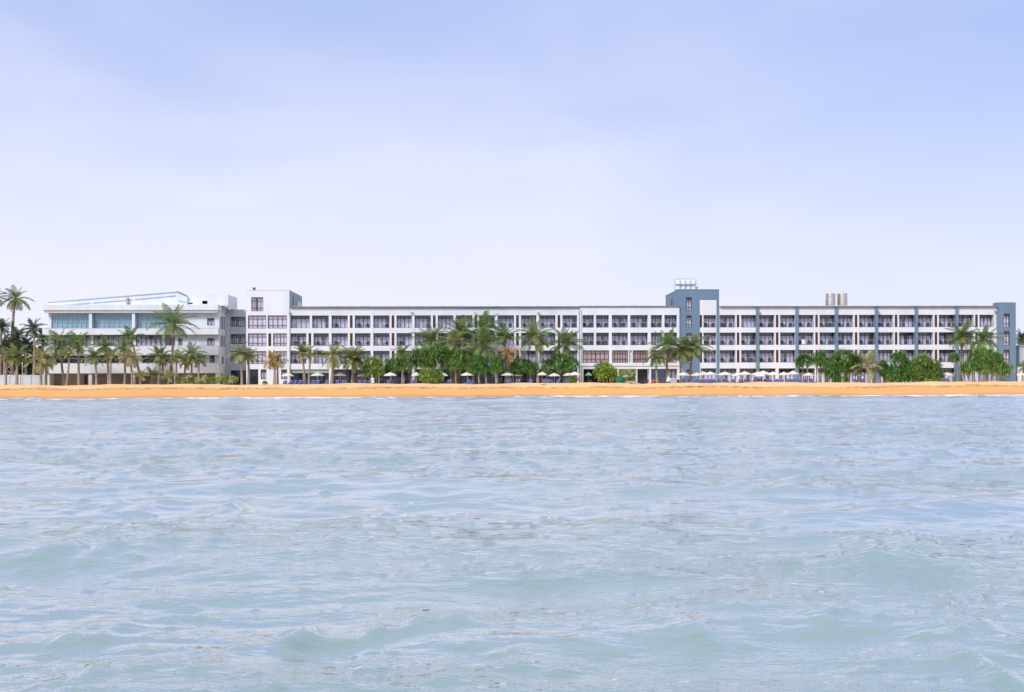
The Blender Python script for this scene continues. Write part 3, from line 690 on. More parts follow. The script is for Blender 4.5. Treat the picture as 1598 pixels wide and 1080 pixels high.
palm('knee-high young palm, left one of three without trunks', 219.5, 220, 588, 14, 185.5, 'yellow', 12, spread=(84, 0), dead=0, group='young trunkless palms')
palm('young dark palm with upright fronds, middle of three trunkless palms', 236, 236, 586, 16, 187, 'green', 12, spread=(84, 5), dead=0, group='young trunkless palms')
palm('young palm at the foot of the tall full palm', 262.5, 262.5, 590, 14, 185.5, 'yellow', 12, spread=(86, 8), dead=0, group='young trunkless palms')
palm('yellowish upright palm left of the dried brown palm', 276, 277, 562, 16, 187, 'yellow', 16, spread=(86, -10), dead=2)
palm('dried brown palm beside the yellowish upright palm', 288, 289, 565, 13, 188, 'gold', 12, spread=(75, -40), dead=4)
palm('green palm with yellow frond tips before the parapet corner', 298.5, 299.5, 553, 19, 188, 'green', 20, spread=(82, -30), dead=2)
palm('dark slim palm above pale shrubs at left wing corner', 310.5, 311, 561, 15, 186.5, 'green', 16, spread=(80, -30), dead=1)
palm('yellow-green palm in front of the recessed link block', 377.5, 375, 553, 19, 188, 'yellow', 18, spread=(84, -30), dead=2)
palm('green palm beside the white stair block door', 387.5, 387, 556, 18, 189, 'green', 18, spread=(84, -25), dead=2)
palm('golden drooping palm in front of white stair block, left one', 427.5, 424.5, 560, 16, 187, 'gold', 16, spread=(88, -62), dead=2, mid=(428.5, 578))
palm('golden green palm in front of white stair block, right one', 433.5, 433.5, 563, 15, 187.5, 'yellow', 16, spread=(88, -50), dead=3)
palm('windswept narrow palm leaning over the valance bay, left one', 475.5, 470.5, 552, 19, 188, 'green', 18, spread=(86, 10), dead=1, mid=(474, 575))
palm('thin windswept palm with yellow fronds, right of its leaning twin', 482.5, 485.5, 557, 15, 187, 'yellow', 15, spread=(86, 10), dead=1)
palm('stout palm with orange-brown dead fronds before the first column', 517.5, 521, 556, 24, 187, 'yellow', 20, spread=(86, -35), dead=6, thick=1.35)
palm('broad palm with twin-looking pale trunk beside round bush', 549.5, 551, 561, 26, 188, 'green', 24, spread=(84, -30), dead=2, thick=1.2)
palm('second thin trunk palm close beside the broad palm', 553.5, 555, 563, 18, 189, 'green', 14, spread=(80, -25), dead=2)
palm('small dark palm peeping above the low wide bush', 628, 628, 552, 17, 194, 'green', 16, spread=(84, -25), dead=2)
CL = 'palms over the middle bushes'
palm('leftmost broad palm of the clump rising over the middle bushes', 671, 672, 531, 27, 195, 'green', 26, spread=(84, -30), dead=1, group=CL)
palm('low wide palm in the middle clump, left of the taller pair', 707, 709, 537, 28, 193, 'yellow', 24, spread=(80, -35), dead=3, group=CL)
palm('upright palm in the middle clump, second tallest', 716, 717, 519, 28, 196, 'green', 26, spread=(88, -20), dead=1, group=CL)
palm('tallest palm of the middle clump with steep upright fronds', 758, 757, 513, 30, 195, 'green', 28, spread=(88, -28), dead=2, group=CL)
palm('pale-ribbed palm in front of the clump’s tallest palm', 756, 754, 540, 30, 190, 'green', 26, spread=(86, -35), dead=3, group=CL)
palm('narrow upright palm at the right side of the clump', 789, 787, 527, 20, 193, 'green', 22, spread=(88, -12), dead=1, group=CL)
palm('golden dry palm at the right end of the middle clump', 796, 793, 553, 18, 187.5, 'gold', 14, spread=(86, -30), dead=6)
palm('tall pale-trunked palm with star-shaped crown in front of a column', 839.5, 834.5, 525, 31, 188, 'green', 24, spread=(86, -35), dead=2, mid=(838.5, 562))
palm('dense palm rising behind bushes near the long wing’s right end', 883, 882, 538, 29, 192, 'green', 26, spread=(86, -30), dead=2)
palm('feathery palm in front of the pinkish glazed wing', 1041, 1042, 540, 27, 189, 'green', 26, spread=(88, -32), dead=2)
palm('lower drooping palm left of the feathery palm', 1026, 1023, 556, 19, 187.5, 'green', 18, spread=(60, -45), dead=2)
palm('bushy palm before the base of the blue-grey tower, left one', 1066, 1066, 547, 24, 188, 'green', 24, spread=(84, -32), dead=4)
palm('wide dark palm before the blue-grey tower, right one', 1075.5, 1082, 543, 28, 190, 'green', 26, spread=(82, -30), dead=3)
palm('spreading pale palm between the bushes before the right wing', 1355.5, 1354, 572, 29, 187, 'yellow', 18, spread=(84, -10), dead=0, thick=1.3)
palm('tall palm with brown trunk behind the right-hand bush', 1500, 1501, 525, 27, 192, 'green', 26, spread=(84, -30), dead=4)
palm('palm rising behind the rightmost bush near the end tower', 1537, 1537, 530, 25, 194, 'green', 24, spread=(84, -32), dead=1)
palm('dark palm behind the white house at the right edge', 1594.5, 1594, 529, 15, 224, 'dark', 22, spread=(86, -35), dead=0, group='palms at the right edge')
palm('dark palm in the gap between end tower and white house', 1590, 1590, 552, 12, 214, 'dark', 18, dead=0, group='palms at the right edge')
palm('small palm in front of the white house at the right edge', 1596, 1599, 572, 14, 196, 'green', 16, dead=0, group='palms at the right edge')
# ---------------------------------------------------------------- screw pines and shrubs
def strap(mb, p, d, L, w, r):
    d = d.normalized(); s = d.cross(Vector((0, 0, 1)))
    if s.length < .1: s = Vector((1, 0, 0))
    s.normalize(); pts = [p]; n = 4
    dd = d.copy()
    for i in range(n):
        pts.append(pts[-1]+dd*(L/n)); dd = (dd + Vector((0, 0, -.20-.10*i))).normalized()
    b = len(mb.v)
    for i, q in enumerate(pts):
        k = w*(1-.9*(i/n)**1.6)*.5; mb.v += [tuple(q-s*k), tuple(q+s*k)]
    for i in range(n): mb.f.append((b+2*i, b+2*i+1, b+2*i+3, b+2*i+2))
def screwpine(label, lobes, Y, stems, style='pand', n=1.0, group='screw pines along the beach', leaf=.95, low=False, dens=1.0):
    """lobes: (cx, cy, rx, ry) ellipses in photo pixels; stems: base x pixels"""
    r = random.Random(int(lobes[0][0]*3+lobes[0][1])); S = Y/F
    bx = sum(l[0] for l in lobes)/len(lobes); X0, _ = at(bx, 598, Y); zb = gz(X0, Y)-.08
    t = thing('screw_pine', label, 'shrub', (X0, Y, zb), 0, group); m = MB(); sm = MB()
    heads = []
    for (cx, cy, rx, ry) in lobes:
        x, z = at(cx, cy, Y); c = Vector((x-X0, 0, z-zb)); ax, az = rx*S, ry*S; ay = min(ax, 2.6)*.8
        cnt = int(27*dens*(ax*az)**.78*1.3)+8
        for i in range(cnt):
            while True:
                q = Vector((r.uniform(-1, 1), r.uniform(-1, 1), r.uniform(-1, 1)))
                if .15 < q.length < 1: break
            q = q.normalized()*(q.length**.45)
            if q.y > .35 and r.random() < .7: q.y = -q.y
            lump = .84+.42*mnoise.noise(Vector((q.x*1.6+cx, q.y*1.6, q.z*1.6+cy)))
            p = c+Vector((q.x*(ax+.05)*lump, q.y*ay*lump, q.z*(az-.05)*lump)); 
            if p.z < .25: p.z = .25+r.random()*.2
            heads.append((p, Vector((q.x+r.uniform(-.35, .35), q.y*.9, q.z*.7+.55)).normalized()))
    for p, d in heads:
        L = leaf*r.uniform(.7, 1.15)*min(1.0, .55+.12*len(lobes)+.18*lobes[0][2]*S)
        for k in range(18):
            a = k*2.39996+r.random(); tl = .25+1.15*math.sqrt((k+.5)/22); o = d.orthogonal().normalized(); o2 = d.cross(o)
            strap(m, p, d*math.cos(tl)+(o*math.cos(a)+o2*math.sin(a))*math.sin(tl), L*r.uniform(.75, 1.25), .135, r)
    m.build('foliage', M[style], t)
    cen = sum((h[0] for h in heads), Vector())/len(heads)
    for sx in stems:
        x, _ = at(sx, 598, Y); y0 = r.uniform(-.7, .7); b = Vector((x-X0, y0, 0)); sm = MB()
        tops = sorted(heads, key=lambda h: abs(h[0].x-b.x)+r.random()*1.6)[:3]
        j = b.lerp(tops[0][0], .45)+Vector((r.uniform(-.15, .15), 0, 0)); ht = tops[0][0].z
        sm.tube([b, b.lerp(j, .5)+Vector((r.uniform(-.1, .1), 0, 0)), j], [.13, .11, .10], 7)
        for h in tops: sm.tube([j, j.lerp(h[0], .6)+Vector((0, 0, -.1)), h[0]], [.09, .07, .05], 6)
        for k in range(2): sm.tube([b.lerp(j, .5), b+Vector((r.uniform(-.5, .5), r.uniform(-.4, .4), 0))], [.04, .035], 5)
        sm.build('trunk', M['stem'], t, True)
    return t
screwpine('round bright bush beside the person in white', [(583, 571, 17, 14), (577, 578, 11, 9), (591, 577, 9, 9)], 187.5, [584, 588, 592], 'pandlite')
screwpine('flat-topped bush left of the largest middle bush', [(618, 569, 15, 10), (634, 566, 14, 12), (609, 575, 9, 8)], 189, [613, 630, 641])
screwpine('largest spreading bush under the middle palms', [(656, 557, 16, 15), (683, 553, 22, 14), (702, 562, 15, 16), (668, 564, 14, 12)], 190.5, [648, 668, 690, 704])
screwpine('low mound of leaves on the sand below the largest bush', [(667, 586, 12, 9), (680, 587, 10, 9)], 185.8, [670, 678], 'pandlite')
screwpine('bush with pale trunk right of the largest bush', [(724, 558, 15, 13), (714, 568, 10, 10), (731, 569, 10, 9)], 188.5, [712, 730, 741])
screwpine('rounded bush below the pale-ribbed clump palm', [(747, 566, 13, 12), (752, 574, 11, 8), (739, 573, 8, 7)], 187, [738, 748, 760])
screwpine('upright bush on a single pale trunk near middle', [(777, 568, 12, 12), (772, 575, 8, 8)], 187, [775, 776])
screwpine('bush left of the tall pale-trunked palm', [(812, 570, 13, 11), (827, 572, 10, 11), (800, 576, 8, 8)], 188, [801, 811, 826, 829])
screwpine('wide bush right of the tall pale-trunked palm', [(856, 571, 12, 11), (874, 566, 14, 14), (890, 568, 11, 12)], 188.5, [854, 872, 880, 888])
screwpine('small tuft beside the white corner column', [(893, 593, 5.5, 5.5)], 185.6, [], 'shrub', leaf=.6)
screwpine('small tree-like bush left of the three before the right wing', [(1257, 562, 10, 9), (1250, 566, 6, 6)], 187.5, [1254, 1259])
screwpine('second small tree-like bush before the right wing', [(1279, 560, 12, 11), (1289, 566, 9, 8)], 188, [1275, 1281, 1290])
screwpine('low bush hanging to the sand between the right wing bushes', [(1299, 575, 10, 11), (1303, 588, 9, 7)], 186.5, [1300, 1304])
screwpine('dark dome-shaped bush on crossing stems before the right wing', [(1318, 560, 22, 14), (1302, 568, 11, 11), (1335, 566, 11, 12), (1317, 570, 12, 8)], 189, [1316, 1326, 1333, 1340, 1344])
screwpine('narrow dark bush between spreading palm and the big mound', [(1377, 574, 8, 12), (1383, 583, 7, 9)], 188, [1376, 1380])
screwpine('left half of the big leafy mound reaching the sand', [(1402, 564, 15, 17), (1396, 585, 13, 13), (1415, 580, 14, 17)], 186.8, [1400, 1412], 'pand')
screwpine('right half of the big leafy mound reaching the sand', [(1438, 566, 16, 15), (1444, 582, 17, 15), (1457, 576, 12, 16), (1427, 580, 14, 16), (1462, 589, 8, 8)], 187.3, [1438, 1450], 'pandlite')
screwpine('small bushy crown at the foot of the tall right palm', [(1489, 558, 6, 6)], 188, [1490])
screwpine('large bush on a thicket of stems before end tower', [(1530, 562, 20, 15), (1512, 572, 14, 12), (1552, 566, 15, 14), (1566, 576, 12, 9), (1534, 551, 13, 9), (1538, 574, 18, 8)], 187.5, [1504, 1511, 1520, 1530, 1540, 1546, 1556, 1565], 'pandlite')
screwpine('spiky young plant on the sand before the dome bush', [(1318, 592, 5, 6)], 185.4, [], 'shrub', leaf=.7, dens=.5)
screwpine('tiny plant by the white stair block wall', [(413, 598, 4, 3)], 185.6, [], 'pand', leaf=.5)
def leafclump(mb, r, c, ax, ay, az, n, sz, zmin=.05):
    for i in range(n):
        while True:
            q = Vector((r.uniform(-1, 1), r.uniform(-1, 1), r.uniform(-1, 1)))
            if .2 < q.length < 1: break
        q = q.normalized()*(q.length**.5); k = .78+.4*mnoise.noise(Vector((q.x*2+c.x, q.y*2+c.z, q.z*2)))
        p = c+Vector((q.x*ax*k, q.y*ay*k, q.z*az*k)); p.z = max(zmin, p.z)
        d = Vector((r.uniform(-1, 1), r.uniform(-1, 1), r.uniform(-.4, 1))).normalized(); s = d.orthogonal().normalized()
        s = Matrix.Rotation(r.uniform(0, 6.28), 3, d) @ s; e = sz*r.uniform(.7, 1.3)
        mb.v += [tuple(p-s*e*.1), tuple(p+s.cross(d)*e*.32+s*e*.5), tuple(p+s*e), tuple(p-s.cross(d)*e*.32+s*e*.5)]
        b = len(mb.v)-4; mb.f.append((b, b+1, b+2, b+3))
def shrub(label, lobes, Y, style, sz=.3, group=None, dens=260, trunkx=None, name='shrub', cat='shrub', depth=1.0):
    r = random.Random(int(lobes[0][0]*11+lobes[0][1])); S = Y/F; X0, _ = at(lobes[0][0], 598, Y); zb = gz(X0, Y)-.06
    t = thing(name, label, cat, (X0, Y, zb), 0, group); m = MB(); s = MB()
    for cx, cy, rx, ry in lobes:
        x, z = at(cx, cy, Y); c = Vector((x-X0, 0, z-zb)); leafclump(m, r, c, rx*S, min(rx*S, 3)*depth, ry*S, int(dens*(rx*S*ry*S)**.8)+30, sz)
        b = Vector(((trunkx-0 and at(trunkx, 598, Y)[0]-X0) if trunkx else c.x*.6, 0, 0))
        for k in range(3): s.tube([b+Vector((r.uniform(-.08, .08), r.uniform(-.08, .08), 0)), b.lerp(c, .5)+Vector((r.uniform(-.15, .15), 0, 0)), c+Vector((r.uniform(-.4, .4)*rx*S, 0, r.uniform(0, .4)*ry*S))], [.05 if trunkx is None else .14, .04 if trunkx is None else .11, .02], 6)
    m.build('foliage', M[style], t); s.build('stem' if trunkx is None else 'trunk', M['stem'], t, True)
    return t
shrub('broad-leaved bush, yellow-green in front, beside green tilted canvas', [(952, 579, 12, 12), (940, 586, 10, 9), (957, 587, 8, 9), (946, 572, 8, 8)], 186.8, 'shrub', .32, 'broad-leaved bushes by the passage')
shrub('dark green bush behind the yellow-green bush by the passage', [(940, 573, 13, 11), (932, 582, 8, 9)], 188.5, 'pand', .34, 'broad-leaved bushes by the passage')
rr = random.Random(5)
for k, (px, h) in enumerate(((277, 6), (285, 9), (294, 11), (301, 9), (309, 8), (319, 11), (331, 9), (338, 8), (344, 10), (351, 12), (356, 8), (363, 10), (367, 8))):
    shrub(f'pale yellow-green shrub, {ORD[k]} from the left in the low row at the left wing corner', [(px, 598-h*.62, 5.2, h*.72)], 185.8+rr.uniform(-.4, .8), 'shrubpale' if k % 3 else 'shrub', .22, 'low pale shrubs at the left wing corner', 420)
# dense trees closing the left edge, garden behind the passage
TG = 'dark trees behind the left wall'
for lab, lobes, Y in (('dark broad tree at the far left edge behind the palms', [(-6, 552, 20, 28), (6, 570, 18, 20), (-12, 535, 16, 18), (10, 545, 14, 16)], 206),
                      ('dark low tree behind the white lamp post', [(33, 570, 17, 18), (22, 560, 16, 18), (46, 574, 16, 18)], 205),
                      ('dark tree filling the gap beside the left wing', [(60, 566, 15, 22), (70, 548, 11, 20), (54, 580, 14, 12)], 204.5),
                      ('dark tree high behind the left palms', [(20, 540, 19, 19), (44, 546, 17, 18)], 212)):
    shrub(lab, lobes, Y, 'darkleaf', .5, TG, 120, lobes[0][0], 'tree', 'tree')
for lab, lobes, Y, st in (('yellow-brown leafy tree seen through the open passage', [(975, 580, 7, 7), (985, 579, 7, 7), (968, 581, 6, 8)], 232, 'shrubpale'), ('yellowish tree behind the others through the open passage', [(962, 582, 9, 10), (972, 578, 9, 10), (983, 580, 9, 10), (993, 580, 9, 10), (1003, 584, 9, 12)], 240, 'shrub'), ('green hedge seen through the open passage', [(968, 592, 7, 6), (980, 592, 8, 6), (990, 591, 6, 6)], 226, 'pand')):
    shrub(lab, lobes, Y, st, .35, 'garden plants behind the passage', 200, None, 'garden_plant', 'plant')
# ---------------------------------------------------------------- parasols
def parasol_meshes(cm, r=1.12):
    c = MB(); n = 8; rings = [(.02, 2.42), (.38, 2.30), (.78, 2.12), (r, 1.93)]
    def ringv(rad, z, sag, k): a = 2*PI*k/n; return (rad*math.cos(a), rad*math.sin(a), z)
    for i in range(3):
        (r0, a0), (r1, a1) = rings[i], rings[i+1]
        for k in range(n):
            am = 2*PI*(k+.5)/n; q = math.cos(PI/n)*.985
            m0 = (r0*q*math.cos(am), r0*q*math.sin(am), a0-.025); m1 = (r1*q*math.cos(am), r1*q*math.sin(am), a1-.035)
            c.quad(ringv(r0, a0, 0, k), ringv(r1, a1, 0, k), m1, m0); c.quad(m0, m1, ringv(r1, a1, 0, k+1), ringv(r0, a0, 0, k+1))
    v = MB()
    for k in range(n):
        am = 2*PI*(k+.5)/n; q = math.cos(PI/n)*.985; a = ringv(r, 1.93, 0, k); b = (r*q*math.cos(am), r*q*math.sin(am), 1.895); d = ringv(r, 1.93, 0, k+1)
        for (s, e) in ((a, b), (b, d)): v.quad(s, e, (e[0], e[1], e[2]-.11), (s[0], s[1], s[2]-.11))
    p = MB(); p.tube([(0, 0, 0), (0, 0, 2.40)], .03, 8); f = MB(); f.lathe([(.03, 2.41), (.05, 2.45), (.02, 2.52)], n=8)
    rb = MB()
    for k in range(n): a = 2*PI*k/n; rb.tube([(.04*math.cos(a), .04*math.sin(a), 2.36), (r*.97*math.cos(a), r*.97*math.sin(a), 1.93)], .012, 4)
    bs = MB(); bs.lathe([(.26, 0), (.26, .08), (.06, .12)], n=12)
    return dict(canopy=c.mesh('canopy', cm), valance=v.mesh('valance', cm), pole=p.mesh('pole', M['plastic'], True), finial=f.mesh('finial', M['plastic']), ribs=rb.mesh('ribs', M['wood']), base=bs.mesh('base', M['grey']))
PM = parasol_meshes(M['canvas']); PG = parasol_meshes(M['canvasmint'])
def parasol(label, px, py, hw, Y, me=PM, group='open white parasols on the hotel beach'):
    X, z = at(px, py, Y); g = gz(X, Y)-.02; t = thing('parasol', label, 'parasol', (X, Y, g), (px*1.7) % .78, group)
    s = max(.55, min(1.15, hw*Y/F/1.1)); sz = (z-g)/2.5
    t.scale = (s, s, sz)
    c = link('canopy', me['canopy'], t); link('valance', me['valance'], c); link('ribs', me['ribs'], c)
    link('pole', me['pole'], t); link('finial', me['finial'], t); link('base', me['base'], t)
    return X, Y
PAR = []
ps = [(449, 581, 9.5, 187.5, 'white parasol in front of the white stair block corner'),
 (495.3, 580.5, 11, 187.5, 'white parasol right of the windswept palms under the valance'),
 (531, 580.5, 9.5, 188, 'white parasol between the stout palm and broad palm'),
 (565, 581.5, 8.5, 189, 'white parasol half hidden by the round bright bush'),
 (609, 580.5, 10, 186.5, 'white parasol left of the flat-topped bush trunk'),
 (649.5, 580.5, 8, 187.5, 'white parasol behind a pale trunk left of the low mound'),
 (692, 581, 7, 186.5, 'white parasol just right of the low leafy mound'),
 (729.5, 580, 10.5, 187, 'white parasol below the bush with pale trunk'),
 (791, 580, 10, 187, 'white parasol at the foot of the golden dry palm'),
 (806.5, 581, 9.5, 188.5, 'white parasol behind bush left of the tall pale-trunked palm'),
 (846, 579.5, 7.5, 187, 'white parasol just right of the tall pale-trunked palm'),
 (865, 581.5, 9, 187, 'white parasol under the wide bush, its left one'),
 (886.5, 580.5, 8, 188, 'white parasol under the wide bush, left of the corner column'),
 (896.5, 579.5, 9.5, 187, 'white parasol touching the white corner column'),
 (1066.5, 580.2, 9.8, 186.3, 'white parasol left of the tower palms, first of the long row'),
 (1087, 581, 9.5, 187.2, 'white parasol before the blue-grey tower wall, second of the long row'),
 (1096.8, 578.8, 10.5, 188.5, 'white parasol overlapping the right edge of the tower palms'),
 (1108.3, 579.2, 9.8, 187, 'white parasol before the tower’s white panel'),
 (1131.3, 579.5, 12, 187, 'wide white parasol right of the tower edge'),
 (1150.5, 581.2, 9, 187.8, 'white parasol before the first white pier of right wing'),
 (1162, 579, 10.5, 187, 'white parasol midway in first bay of right wing'),
 (1182.7, 579.5, 10, 187.6, 'white parasol in front of the first pilaster'),
 (1186, 582.5, 8.5, 186, 'lower white parasol under the cluster at first pilaster'),
 (1191, 578, 10.5, 189, 'higher white parasol behind the cluster right of the first pilaster'),
 (1206.2, 579.5, 9.5, 188, 'white parasol before the second bay of right wing'),
 (1223.3, 579.8, 9, 187, 'white parasol right of the second bay pier'),
 (1237.5, 578, 9, 188, 'white parasol before the second pilaster'),
 (1261.5, 581, 8.5, 187, 'white parasol under the small tree-like bushes'),
 (1309.3, 579.8, 6.5, 188.5, 'white parasol at the low hanging bush'),
 (1340, 581.5, 10, 189.5, 'white parasol behind the crossing stems of dome bush'),
 (1381, 581.5, 6, 189, 'white parasol mostly hidden left of the big mound'),
 (1478, 580.8, 9.5, 188, 'white parasol between big mound and right bush thicket'),
 (1553, 581.5, 8, 190, 'white parasol behind the thicket before the end tower'),
 (1593, 580.5, 6.5, 190, 'white parasol at the right edge before garden wall')]
for p in ps: PAR.append((p[0],)+parasol(p[4], *p[:4]))
parasol('mint green parasol in the shade of the passage', 918.5, 580.5, 5.5, 192, PG, None)
# tilted dark green canvas parasol and folded blue and white one
X, z = at(968, 596, 186.5); t = thing('parasol', 'dark green canvas parasol tipped on its side by the passage', 'parasol', (X, 186.5, gz(X, 186.5)))
m = MB(); n = 8; ctr = Vector((-.05, -.25, .82)); ax = Vector((.35, -.78, .38)).normalized(); e1 = ax.orthogonal().normalized(); e2 = ax.cross(e1); apex = ctr+ax*.42
ring = [ctr+(e1*math.cos(2*PI*(k+.5)/n)+e2*math.sin(2*PI*(k+.5)/n))*.86 for k in range(n)]
for k in range(n): m.tri(tuple(apex), tuple(ring[k]), tuple(ring[(k+1) % n])); a, b = ring[k], ring[(k+1) % n]; m.quad(tuple(a), tuple(b), tuple(b-ax*.1), tuple(a-ax*.1))
m.build('canopy', M['canvasgreen'], t); m = MB(); m.tube([apex+ax*.08, ctr-ax*.9-Vector((0, 0, .2)), ctr-ax*1.2-Vector((0, 0, .35))], .03, 7); m.build('pole', M['sandwood'], t, True)
X, z = at(1043.3, 586.5, 185.2); t = thing('parasol', 'folded white and blue parasol standing near the passage steps', 'parasol', (X, 185.2, gz(X, 185.2)-.02)); hh = z-gz(X, 185.2)
m = MB(); m.lathe([(.36, hh*.40), (.40, hh*.48), (.24, hh*.72), (.10, hh*.92), (.03, hh)], n=10); m.build('canopy', M['canvas'], t)
m = MB(); m.lathe([(.22, .10), (.36, .18), (.37, hh*.30), (.355, hh*.399)], n=10); m.build('skirt', M['canvasblue'], t); m = MB(); m.tube([(0, 0, 0), (0, 0, hh+.1)], .03, 7); m.build('pole', M['plastic'], t, True)
# ---------------------------------------------------------------- loungers
def lounger_meshes():
    f = MB()
    for x in (-.31, .31): f.box(x-.025, x+.025, -1.0, .92, .26, .32)
    for y in (-.97, -.2, .5, .89): f.box(-.284, .284, y-.02, y+.02, .265, .315)
    lg = []
    for x in (-.31, .31):
        for y in (-.85, .75): q = MB(); q.box(x-.024, x+.024, y-.025, y+.025, 0, .259); lg.append(q.mesh('leg', M['plastic']))
    c = MB(); c.prism([(-1.0, .322), (.28, .322), (.28, .42), (-.97, .42), (-1.0, .40)], -.32, .32)
    b = MB(); b.prism([(.285, .335), (.90, .80), (.84, .90), (.25, .46)], -.32, .32)
    p = MB(); p.prism([(.69, .80), (.86, .93), (.80, 1.01), (.63, .88)], -.26, .26)
    return dict(frame=f.mesh('frame', M['plastic']), cush=c.mesh('seat_cushion', M['cushion']), back=b.mesh('back_cushion', M['cushion']), pil=p.mesh('pillow', M['cushionlite']), legs=lg)
LM = lounger_meshes()
def lounger(label, px, Y, rz, group):
    X, _ = at(px, 598, Y); t = thing('sun_lounger', label, 'sun lounger', (X, Y, gz(X, Y)-.01), rz, group)
    link('frame', LM['frame'], t); link('seat_cushion', LM['cush'], t); b = link('back_cushion', LM['back'], t); link('pillow', LM['pil'], b)
    for l in LM['legs']: link('leg', l, t)
rows = [('by the valance bay', [444, 450.5, 457, 466, 473, 488, 494, 507.5], .0), ('between stout palm and round bush', [527, 533.5, 541, 562, 568.5, 574], 0),
        ('under the middle bushes', [607, 614, 646, 690, 697, 728, 735, 792, 799, 806], 0), ('right of tall pale-trunked palm', [827, 848, 854, 863, 870, 884, 890], 0),
        ('before tower and right wing', [1068, 1075, 1083, 1090, 1096.5, 1104, 1110, 1117, 1124, 1131, 1138, 1147, 1154, 1160.5, 1167, 1177, 1183, 1190, 1197, 1204.5, 1212, 1219, 1229, 1235.5, 1242.5, 1249], .0),
        ('among the bushes before right wing', [1260, 1267, 1309, 1338, 1346, 1475, 1482], 0)]
for rn, xs_, _ in rows:
    for k, px in enumerate(xs_): lounger(f'blue lounger, {ORD[k]} from left, row {rn}', px, 184.9+rng.uniform(0, 1.6), rng.uniform(-.5, .5), 'blue loungers '+rn)
# ---------------------------------------------------------------- passage furniture
def simple_chair(label, px, Y, rz, mk, group):
    X, _ = at(px, 598, Y); t = thing('garden_chair', label, 'chair', (X, Y, gz(X, Y)-.01), rz, group)
    m = MB(); m.box(-.24, .24, -.24, .24, .40, .45); m.build('seat', M[mk], t); m = MB(); m.prism([(.19, .452), (.24, .452), (.33, .95), (.29, .96)], -.24, .24); m.build('backrest', M[mk], t)
    for x in (-.21, .21):
        for y in (-.21, .21): m = MB(); m.box(x-.02, x+.02, y-.02, y+.02, 0, .399); m.build('leg', M[mk], t)
for k, (px, mk, lb) in enumerate(((1017.5, 'red', 'faded red chair left of the glazed passage corner'), (1022.5, 'red', 'faded red chair in the middle of the red group'), (1028, 'red', 'faded red chair right in the red group'), (1003, 'chair', 'dark chair left of the red chairs'), (1009, 'chair', 'dark chair next to the slim passage column'), (915, 'chair', 'dark chair below the mint green parasol'), (922, 'chair', 'dark chair right of the mint green parasol pole'), (1060, 'chair', 'dark chair below the first parasol of the long row'))):
    simple_chair(lb, px, 189+(k % 3)*.7, .4*(k % 4)-.6, mk, 'chairs around the passage')
def table(label, px, Y, mk='wood', w=.45):
    X, _ = at(px, 598, Y); t = thing('garden_table', label, 'table', (X, Y, gz(X, Y)-.01), 0, 'tables around the passage')
    m = MB(); m.box(-w, w, -.4, .4, .70, .75); m.build('tabletop', M[mk], t)
    for x in (-w+.06, w-.06):
        for y in (-.34, .34): m = MB(); m.box(x-.03, x+.03, y-.03, y+.03, 0, .699); m.build('leg', M[mk], t)
table('dark table below the mint green parasol', 918.5, 190.5, 'chair'); table('reddish table among the red chairs', 1025, 190, 'red'); table('pale wooden table in front of the open passage', 985, 188, 'wood', .8)
xa, _ = at(966, 598, 186.2); xb, _ = at(999.5, 598, 186.2); t = thing('steps', 'pale low sandstone steps in front of the open passage', 'steps', ((xa+xb)/2, 186.2, 1.7))
w = (xb-xa)/2; m = MB(); m.box(-w, w, 0, 1.2, 0, .42); m.box(-w*.62, w*.62, 1.201, 2.2, 0, .72); m.box(-w-.4, -w-.003, .1, 1.0, 0, .5); m.build('treads', M['wood'], t)
xa, _ = at(1041, 598, 196.5); xb, _ = at(1057, 598, 196.5); t = thing('planter_wall', 'low white terrace wall under the passage corner window', 'wall', ((xa+xb)/2, 196.5, 1.7))
w = (xb-xa)/2; m = MB(); m.box(-w, w, 0, .3, 0, 1.15); m.build('wall', M['greywhite'], t); m = MB(); m.box(-w-.05, w+.05, -.05, .35, 1.151, 1.22); m.build('coping', M['white'], t)
